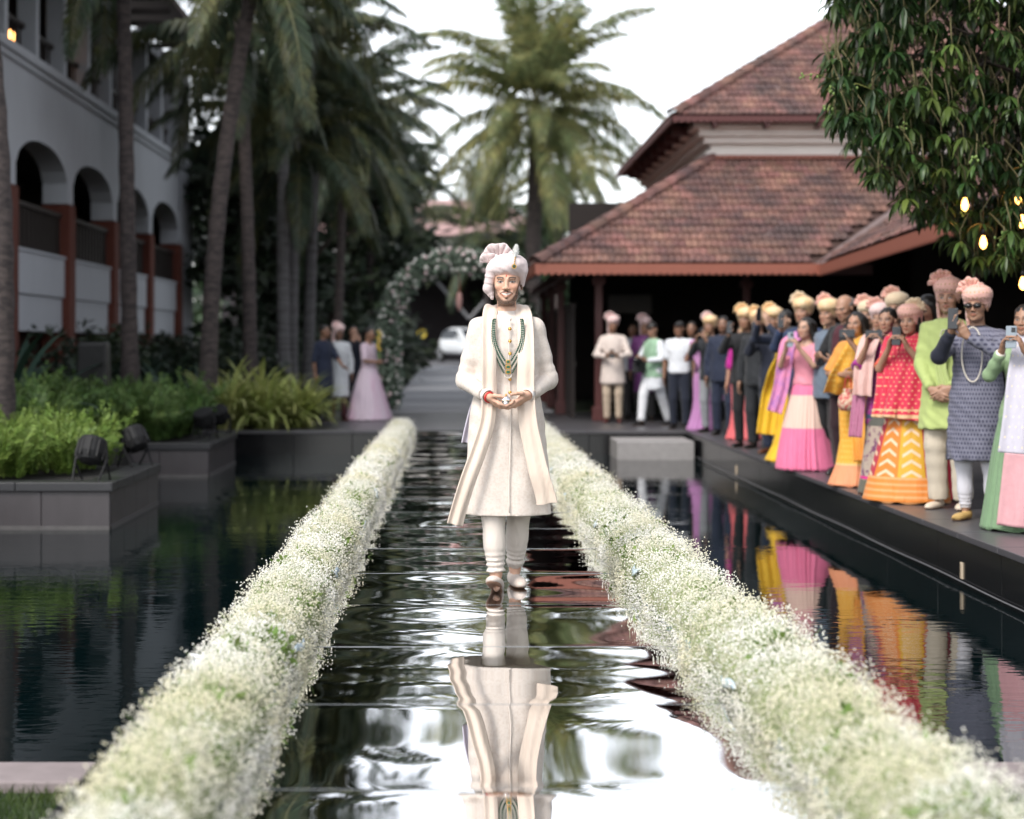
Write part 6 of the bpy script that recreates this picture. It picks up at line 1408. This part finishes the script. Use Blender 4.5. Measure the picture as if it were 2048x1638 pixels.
guest('man in saffron turban raising a phone behind the lavender saree', gx(1421, 26.0), 1.70, -35, 'a', 'phone', (ORANGE_T, PALEP_T), top=CHAR, hem=.8, bottom=GREYT, shoe=BLK_SH, ph='phone raised by the saffron-turbaned man left of the navy bandhgala', fan=1)
guest('bareheaded bearded man in navy bandhgala suit', gx(1447, 25.2), 1.71, -22, 'c', 'down', hairst='short', top=NAVY, hem=.78, infl=.026, topname='jacket', bottom=NAVY, shoe=BLK_SH, fc=dict(beard=.8, tache=.8), heavy=1.08, bot_infl=.022)
o, sk = guest('woman in coral and magenta saree tucked behind the black suits', gx(1486, 24.0), 1.56, -30, 'b', 'down', hairst='bun', fem=True, top=fabric('magenta blouse', (.45, .02, .25), .6), hem=.98, sleeve=.55, topname='blouse', collar=False)
skirt(sk, 1, o, fabric('coral saree', (.62, .12, .13), .6, var=.1), r=.25, n=14, amp=.06, name='saree', power=.8)
guest('man in black suit and tall saffron turban pointing a black camera', gx(1492, 22.2), 1.73, -30, 'a', 'phoneR', (ORANGE_T, ORANGE_T), top=BLACK, hem=.80, infl=.025, topname='jacket', bottom=BLACK, shoe=BLK_SH, ph='black phone at the mouth of the black-suited man', heavy=1.05, fan=1, headbig=1.05)
guest('man in charcoal suit and saffron turban beside the black suit', gx(1517, 21.9), 1.70, -32, 'b', 'down', (ORANGE_T, ORANGE_T), top=CHAR, hem=.80, infl=.024, topname='jacket', bottom=CHAR, shoe=BLK_SH, fan=1)
guest('man in dark navy suit and brown shoes filming with raised phone', gx(1548, 20.9), 1.71, -35, 'a', 'phoneR', (ORANGE_T, ORANGE_T), top=fabric('ink navy suit', (.014, .017, .032), .75), hem=.78, infl=.025, topname='jacket', bottom=NAVY, shoe=BRN_SH, ph='phone raised by the man in brown shoes', fan=1, headbig=1.05)
guest('young man with black hair and headset behind the yellow saree', gx(1571, 20.3), 1.70, -55, 'd', 'high', hairst='short', top=NAVY, hem=.8, bottom=CHAR, shoe=BLK_SH, topname='jacket', ph='phone held high over the row left of the yellow saree')
o, sk = guest('woman in bright yellow saree between navy suit and pink lehenga', gx(1583, 19.5), 1.50, -35, 'a', 'down', hairst='bun', fem=True, top=fabric('yellow blouse', (.62, .38, .02), .6), hem=.98, sleeve=.5, topname='blouse', collar=False)
YS = fabric('yellow saree', (.70, .42, .02), .6, var=.08, col2=(.68, .36, .10), vscale=14, v2=(.62, .66)); skirt(sk, 1, o, YS, r=.27, n=15, amp=.07, name='saree', power=.85); drape(o, [(.10, -.10, 1.40), (.02, -.17, 1.2), (-.10, -.17, 1.0), (-.19, -.10, .80), (-.23, -.10, .55), (-.25, -.12, .30)], .18, .22, YS, 'pallu', wdir=(.7, .4, .3), waves=.010, nwav=2.2)
guest('man in navy suit and saffron turban with face above the pink lehenga', gx(1608, 19.3), 1.78, -38, 'b', 'phoneR', (ORANGE_T, CREAM_T), top=fabric('royal navy suit', (.020, .035, .085), .75), hem=.8, infl=.025, topname='jacket', bottom=NAVY, shoe=BLK_SH, fc=dict(tache=.8), ph='phone in the raised hand of the tall navy-suited man', headbig=1.06)
o, sk = guest('woman in pink lehenga with pale floral panel holding a phone', gx(1613, 18.2), 1.58, -42, 'd', 'phone', hairst='long', fem=True, top=fabric('pink peach choli', (.70, .26, .33), .6), hem=.98, sleeve=.5, topname='choli', collar=False, ph='silver phone held up by the woman in pink lehenga', phmat=PHONE_SIL)
skirt(sk, 1, o, fabric('pink lehenga', (.72, .17, .31), .6, var=.05, extra=bands([(.44, .78, (.72, .50, .42))])), r=.33, ry=.30, n=24, amp=.04, name='lehenga', power=.95)
PKD = fabric('rose dupatta', (.70, .25, .40), .55, var=.08, col2=(.35, .16, .45), vscale=4); drape(o, [(-.10, .06, 1.42), (-.15, -.10, 1.32), (-.17, -.15, 1.1), (-.20, -.17, .85), (-.26, -.20, .6)], .16, .16, PKD, wdir=(1, .3, 0), waves=.012, nwav=1.8)
o, sk = guest('man in slate blue waistcoat, black trousers and saffron turban', gx(1660, 18.0), 1.73, -58, 'b', 'down', (ORANGE_T, PINK_T), top=fabric('slate kurta', (.17, .20, .24), .8), hem=.76, flare=1.05, bottom=BLACK, shoe=BLK_SH, yaw=10, bot_infl=.024, heavy=1.05, headbig=1.05)
vest(sk, 1.4, o, SLATE, .76)
guest('bald grey-haired man in black jacket and maroon shirt looking at phone', gx(1692, 17.4), 1.79, -58, 'b', 'read', hairst='bald', hairmat=GREY_HAIR, top=[BLACK, MAROON], hem=.78, infl=.026, topname='jacket', bottom=fabric('dark maroon trousers', (.025, .010, .014), .8), shoe=BLK_SH, pitch=16, yaw=12, fc=dict(brows=.5), ph='phone looked at by the bald grey-haired man', heavy=1.08,
      midx=lambda C: ((np.abs(C[:, 0]+.01) < .055+.0*C[:, 2]) & (C[:, 1] < -.06) & (C[:, 2] > .9)).astype(int))
o, sk = guest('woman hidden low behind the black jacket, her pink skirt showing', gx(1672, 18.3), 1.52, -40, 'b', 'down', hairst='bun', fem=True, top=fabric('rose blouse', (.6, .1, .25), .6), hem=.98, sleeve=.5, topname='blouse', collar=False)
skirt(sk, 1, o, fabric('hot pink skirt', (.66, .10, .25), .6), r=.34, n=20, amp=.04, name='skirt')
for lb, px, Y, H, tm in (('back row man in cream turban behind the orange saree woman', 1738, 17.2, 1.70, CREAM_T), ('back row man in pale turban left of the purple kurti woman', 1762, 16.6, 1.66, PALEP_T), ('back row man in cream and pink turban above the raised phones', 1795, 16.0, 1.74, CREAM_T)):
    guest(lb, gx(px, Y), H, -35, 'b', 'down', (tm, PINK_T), top=BLACK, bottom=BLACK, shoe=BLK_SH, q=1.8)
# --- orange saree
o, sk = guest('woman in orange and yellow saree with red potli bag', gx(1714, 16.1), 1.60, -38, 'b', 'phoneL', hairst='long', fem=True, top=fabric('orange blouse', (.64, .26, .05), .6), hem=.98, sleeve=.5, topname='blouse', collar=False, fc=dict(bindi=(.4, .02, .02)), ph='dark phone held sideways by the orange saree woman', phup=(1, 0, 0), sk_kw=dict(wr=v3(-.04, -.20, 1.03), hr=v3(-1, .4, -.3)), hands={1: (v3(-.2, -.25, .9), v3(-.8, .3, 0), v3(-.3, .6, .2), .7), -1: (v3(.8, -.3, 0), v3(0, .8, .3), v3(0, -.3, .9), .5)})
OS = fabric('orange yellow saree', (.70, .34, .035), .55, var=.08, extra=bands([(-.1, .20, (.70, .27, .13)), (.20, .215, (.7, .45, .2))], motif((.74, .50, .12), n=34, sz=.05, r=.17)), sheen=.3); skirt(sk, 1, o, OS, r=.27, n=17, amp=.07, name='saree', power=.85)
OP = fabric('coral pallu', (.70, .22, .06), .55, var=.1, col2=(.72, .40, .06), vscale=5, stretch=(1, 1, .2)); drape(o, [(.11, .02, 1.42), (.09, -.13, 1.33), (.02, -.175, 1.15), (-.08, -.16, .98), (-.15, -.10, .85)], .17, .26, OS, 'pallu', wdir=(.8, .2, .4), waves=.010, nwav=1.9); drape(o, [(.07, -.17, .98), (.10, -.20, .75), (.13, -.23, .5), (.16, -.25, .25)], .14, .12, OP, 'pleats', waves=.02)
bo = Vector(o.location); cu, su = math.cos(R(-38)), math.sin(R(-38))
def loc(o_, p): a = o_.rotation_euler.z; return Vector(o_.location)+Vector((p[0]*math.cos(a)-p[1]*math.sin(a), p[0]*math.sin(a)+p[1]*math.cos(a), p[2]))
pb = thing('potli_bag', 'red and gold drawstring bag hanging from the orange saree woman', 'bag', loc(o, (.04, -.27, .80))); mb = MB(); mb.lathe([(.01, -.10), (.07, -.095), (.095, -.04), (.085, .03), (.035, .08), (.05, .10), (.03, .105)], n=14); mb.build('pouch', fabric('red gold brocade', (.50, .10, .09), .6, col2=(.62, .50, .36), vscale=40, v2=(.48, .54)), pb, smooth=True)
MB().tube([(-.03, 0, .09), (-.025, 0, .18), (.0, .01, .22), (.025, 0, .18), (.03, 0, .09)], .006, 5).build('cord', M('red cord', (.4, .03, .03), .7), pb); MB().tube([(.06, -.05, .05), (.07, -.06, -.14), (.07, -.06, -.2)], [.004, .006, .014], 6).build('tassel', PEARL, pb)
# --- magenta kurti woman
o, sk = guest('woman in magenta kurti and brocade skirt with pale pink stole', gx(1777, 15.2), 1.62, -36, 'b', 'phone', hairst='short', fem=True, top=fabric('magenta silk', (.30, .018, .20), .5, var=.1, extra=bands([(.66, .70, (.02, .05, .12))], motif((.5, .30, .32), n=24, sz=.07, r=.12)), sheen=.3), hem=.66, sleeve=.55, flare=1.25, topname='kurti', ph='black phone held sideways at the eyes of the magenta kurti woman', phup=(1, 0, 0))
skirt(sk, 1, o, fabric('brocade skirt', (.40, .32, .26), .6, col2=(.16, .05, .12), vscale=16, v2=(.52, .56), extra=bands([(.14, .165, (.62, .02, .22)), (-.1, .135, (.13, .12, .09)), (.60, .80, (.10, .10, .085))])), r=.26, n=12, amp=.05, name='skirt', power=.7)
drape(o, [(-.10, .07, 1.42), (-.12, -.09, 1.36), (-.13, -.19, 1.2), (-.14, -.21, 1.02), (-.15, -.20, .86)], .18, .17, fabric('pale pink silk stole', (.68, .44, .40), .5, var=.08, sheen=.3), 'stole', waves=.012, nwav=2); drape(o, [(-.20, -.14, .95), (-.21, -.16, .75), (-.22, -.19, .5)], .12, .12, fabric('mauve border', (.42, .16, .26), .5, var=.2, vscale=20), 'stole_end', waves=.012)
# --- red saree woman behind, chevron lehenga woman
o, sk = guest('woman with loose black hair in crimson saree looking down', gx(1856, 14.7), 1.71, -36, 'b', 'down', hairst='long', fem=True, top=fabric('crimson blouse', (.62, .015, .05), .55), hem=.98, sleeve=.5, topname='blouse', collar=False, pitch=14, yaw=-14, fc=dict(bindi=(.4, .02, .02)))
skirt(sk, 1, o, fabric('crimson saree', (.60, .02, .06), .55, var=.08), r=.25, n=14, amp=.06, name='saree'); drape(o, [(.12, .03, 1.43), (.06, -.13, 1.35), (-.04, -.18, 1.15), (-.14, -.16, .95)], .20, .28, fabric('crimson pallu', (.66, .03, .09), .5), 'pallu', wdir=(.8, .2, .4))
ob = beads(o, [(-.055, -.05, 1.44), (-.03, -.085, 1.43), (0, -.095, 1.425), (.03, -.085, 1.43), (.055, -.05, 1.44)], .011, PEARL, 'choker')
o, sk = guest('woman in red chevron lehenga and rose turban holding up phone', gx(1822, 14.5), 1.60, -36, 'b', 'phone', (PINK_T, CREAM_T), fem=True, top=fabric('red orange choli', (.66, .10, .06), .55, extra=motif((.70, .40, .12), n=30, sz=.05, r=.2)), hem=.98, sleeve=.5, topname='choli', collar=False, ph='black phone held by the woman in chevron lehenga', fan=-1, hairst='long')
CH = fabric('chevron lehenga', (.6, .2, .05), .55, extra=chevron(((.62, .34, .03), (.42, .03, .06), (.66, .20, .03)), (.70, .50, .33), n=8)); skirt(sk, 1, o, CH, r=.36, ry=.33, n=8, amp=.05, name='lehenga', power=.9)
RD = fabric('red bandhani dupatta', (.60, .03, .07), .5, var=.06, extra=bands([(.70, .73, (.70, .45, .25)), (.76, .775, (.70, .45, .25))], motif((.70, .42, .22), n=30, sz=.035, r=.16)), sheen=.2); drape(o, [(.12, .05, 1.41), (.12, -.10, 1.33), (.10, -.19, 1.12), (.08, -.23, .9), (.06, -.26, .69)], .24, .40, RD, wdir=(1, .15, 0), waves=.016, nwav=3); drape(o, [(-.13, .05, 1.41), (-.13, -.09, 1.34), (-.13, -.18, 1.15), (-.12, -.23, .9), (-.13, -.26, .70)], .13, .22, RD, wdir=(1, -.15, 0), waves=.014, nwav=3, seed=2)
# --- lime kurta
o, sk = guest('tall man in lime green kurta and rose turban with hands clasped', gx(1898, 13.85), 1.79, -34, 'b', 'clasp', (PINK_T, PINK_T), top=LIME, hem=.62, flare=1.14, infl=.024, bottom=KHAKI, shoe=CRM_SH, fc=dict(tache=.7, beard=.35, stubble=(.08, .05, .04)), yaw=8, heavy=1.08, bot_infl=.030, folds=(7, .028))
drape(o, [(.10, -.05, 1.46), (.06, -.14, 1.35), (.0, -.18, 1.15), (.05, -.19, .95)], .05, .09, fabric('lime stole', (.46, .54, .22), .7), 'stole', waves=.01); beads(o, [(.03*math.cos(a), -.125-.022*math.sin(a)*0, 1.33+.09*math.sin(a)) for a in np.linspace(0, 6.28, 30)], .006, PEARL, 'bead_strand')
# --- patterned kurta man
NK = fabric('grey paisley kurta', (.155, .155, .205), .7, var=.04, extra=motif((.050, .050, .085), n=44, sz=.033, r=.30)); NS = fabric('midnight sleeve', (.012, .014, .026), .75)
o, sk = guest('moustached man in sunglasses, grey printed kurta and rose turban', gx(1955, 12.95), 1.70, -32, 'a', 'phoneR', (PINK_T, PINK_T), top=[NK, NS], hem=.46, flare=1.12, infl=.026, bottom=fabric('white churidar', (.62, .61, .66), .8), botname='churidar', bunch=1, shoe=GOLD_SH, point=1, fc=dict(tache=.95), heavy=1.1, ph='black phone raised by the man in sunglasses', folds=(7, .02), sk_kw=dict(wl=v3(.02, -.32, 1.36), hl_=v3(1, .2, -.6)),
      hands={-1: (v3(.1, -.2, .95), v3(.7, .5, 0), v3(.5, -.5, .3), .6), 1: (v3(-.5, -.3, .8), v3(-.3, .6, .3), v3(-.4, -.6, .4), .6)}, midx=lambda C: ((C[:, 1] < -.195) & (C[:, 0] < .02) | (C[:, 0] < -.205) | ((C[:, 2] > 1.435) & (np.abs(C[:, 0]) < .08))).astype(int))
hc, Rh = sk['hc'], sk['Rh']; sg = MB(); T_ = lambda x, y, z: tuple(hc+Rh@np.array([x, y, z])*sk['s'])
for sd in (-1, 1): sg.tube([T_(sd*.035-.026, -.106, .004), T_(sd*.035, -.110, .004), T_(sd*.035+.026, -.100, .004)], [.014, .020, .014], 8, sq=1); sg.tube([T_(sd*.06, -.1, .01), T_(sd*.078, -.03, .01)], .003, 5)
sg.tube([T_(-.02, -.112, .008), T_(.02, -.112, .008)], .003, 5); sg.build('sunglasses', M('dark glasses', (.015, .012, .012), .08), o, smooth=True)
beads(o, [(.075*math.cos(a)+.01, -.168-.01*math.cos(a*2), 1.23+.20*math.sin(a)) for a in np.linspace(-.35*PI-1.2, PI*1.5-.2, 60)], .0075, PEARL, 'bead_strand')
# --- right edge
o, sk = guest('woman in pale green kurta with white dupatta cut by right picture edge', gx(2052, 12.3), 1.58, -36, 'a', 'phone', hairst='bun', fem=True, top=fabric('sage silk', (.24, .34, .19), .55, var=.08, extra=bands([(.30, .40, (.42, .38, .20))])), hem=.30, sleeve=.95, flare=1.35, topname='kurta', ph='pale blue phone raised at the right picture edge', phmat=PHONE_SIL)
skirt(sk, 1, o, fabric('sage skirt', (.17, .27, .15), .6, var=.08), r=.33, n=15, amp=.06, name='skirt', power=.8)
drape(o, [(.06, .07, 1.42), (.07, -.09, 1.34), (.07, -.20, 1.1), (.07, -.26, .8), (.06, -.30, .55)], .20, .30, fabric('white net dupatta', (.46, .44, .50), .6, extra=motif((.7, .6, .4), n=40, sz=.07, r=.10)), wdir=(1, .2, 0), waves=.012, nwav=1.7); drape(o, [(.09, -.32, .55), (.08, -.33, .35), (.06, -.35, .05)], .26, .30, fabric('pink net', (.56, .30, .32), .6, var=.1), 'dupatta_end', waves=.012, nwav=1.6)
hb = MB(); w = sk['wr', -1]; d = unit(w-sk['el', -1]); hb.tube([w-d*.05, w-d*.02], [.034, .034], 12); hb.build('bangle', PEARL, o, smooth=True)
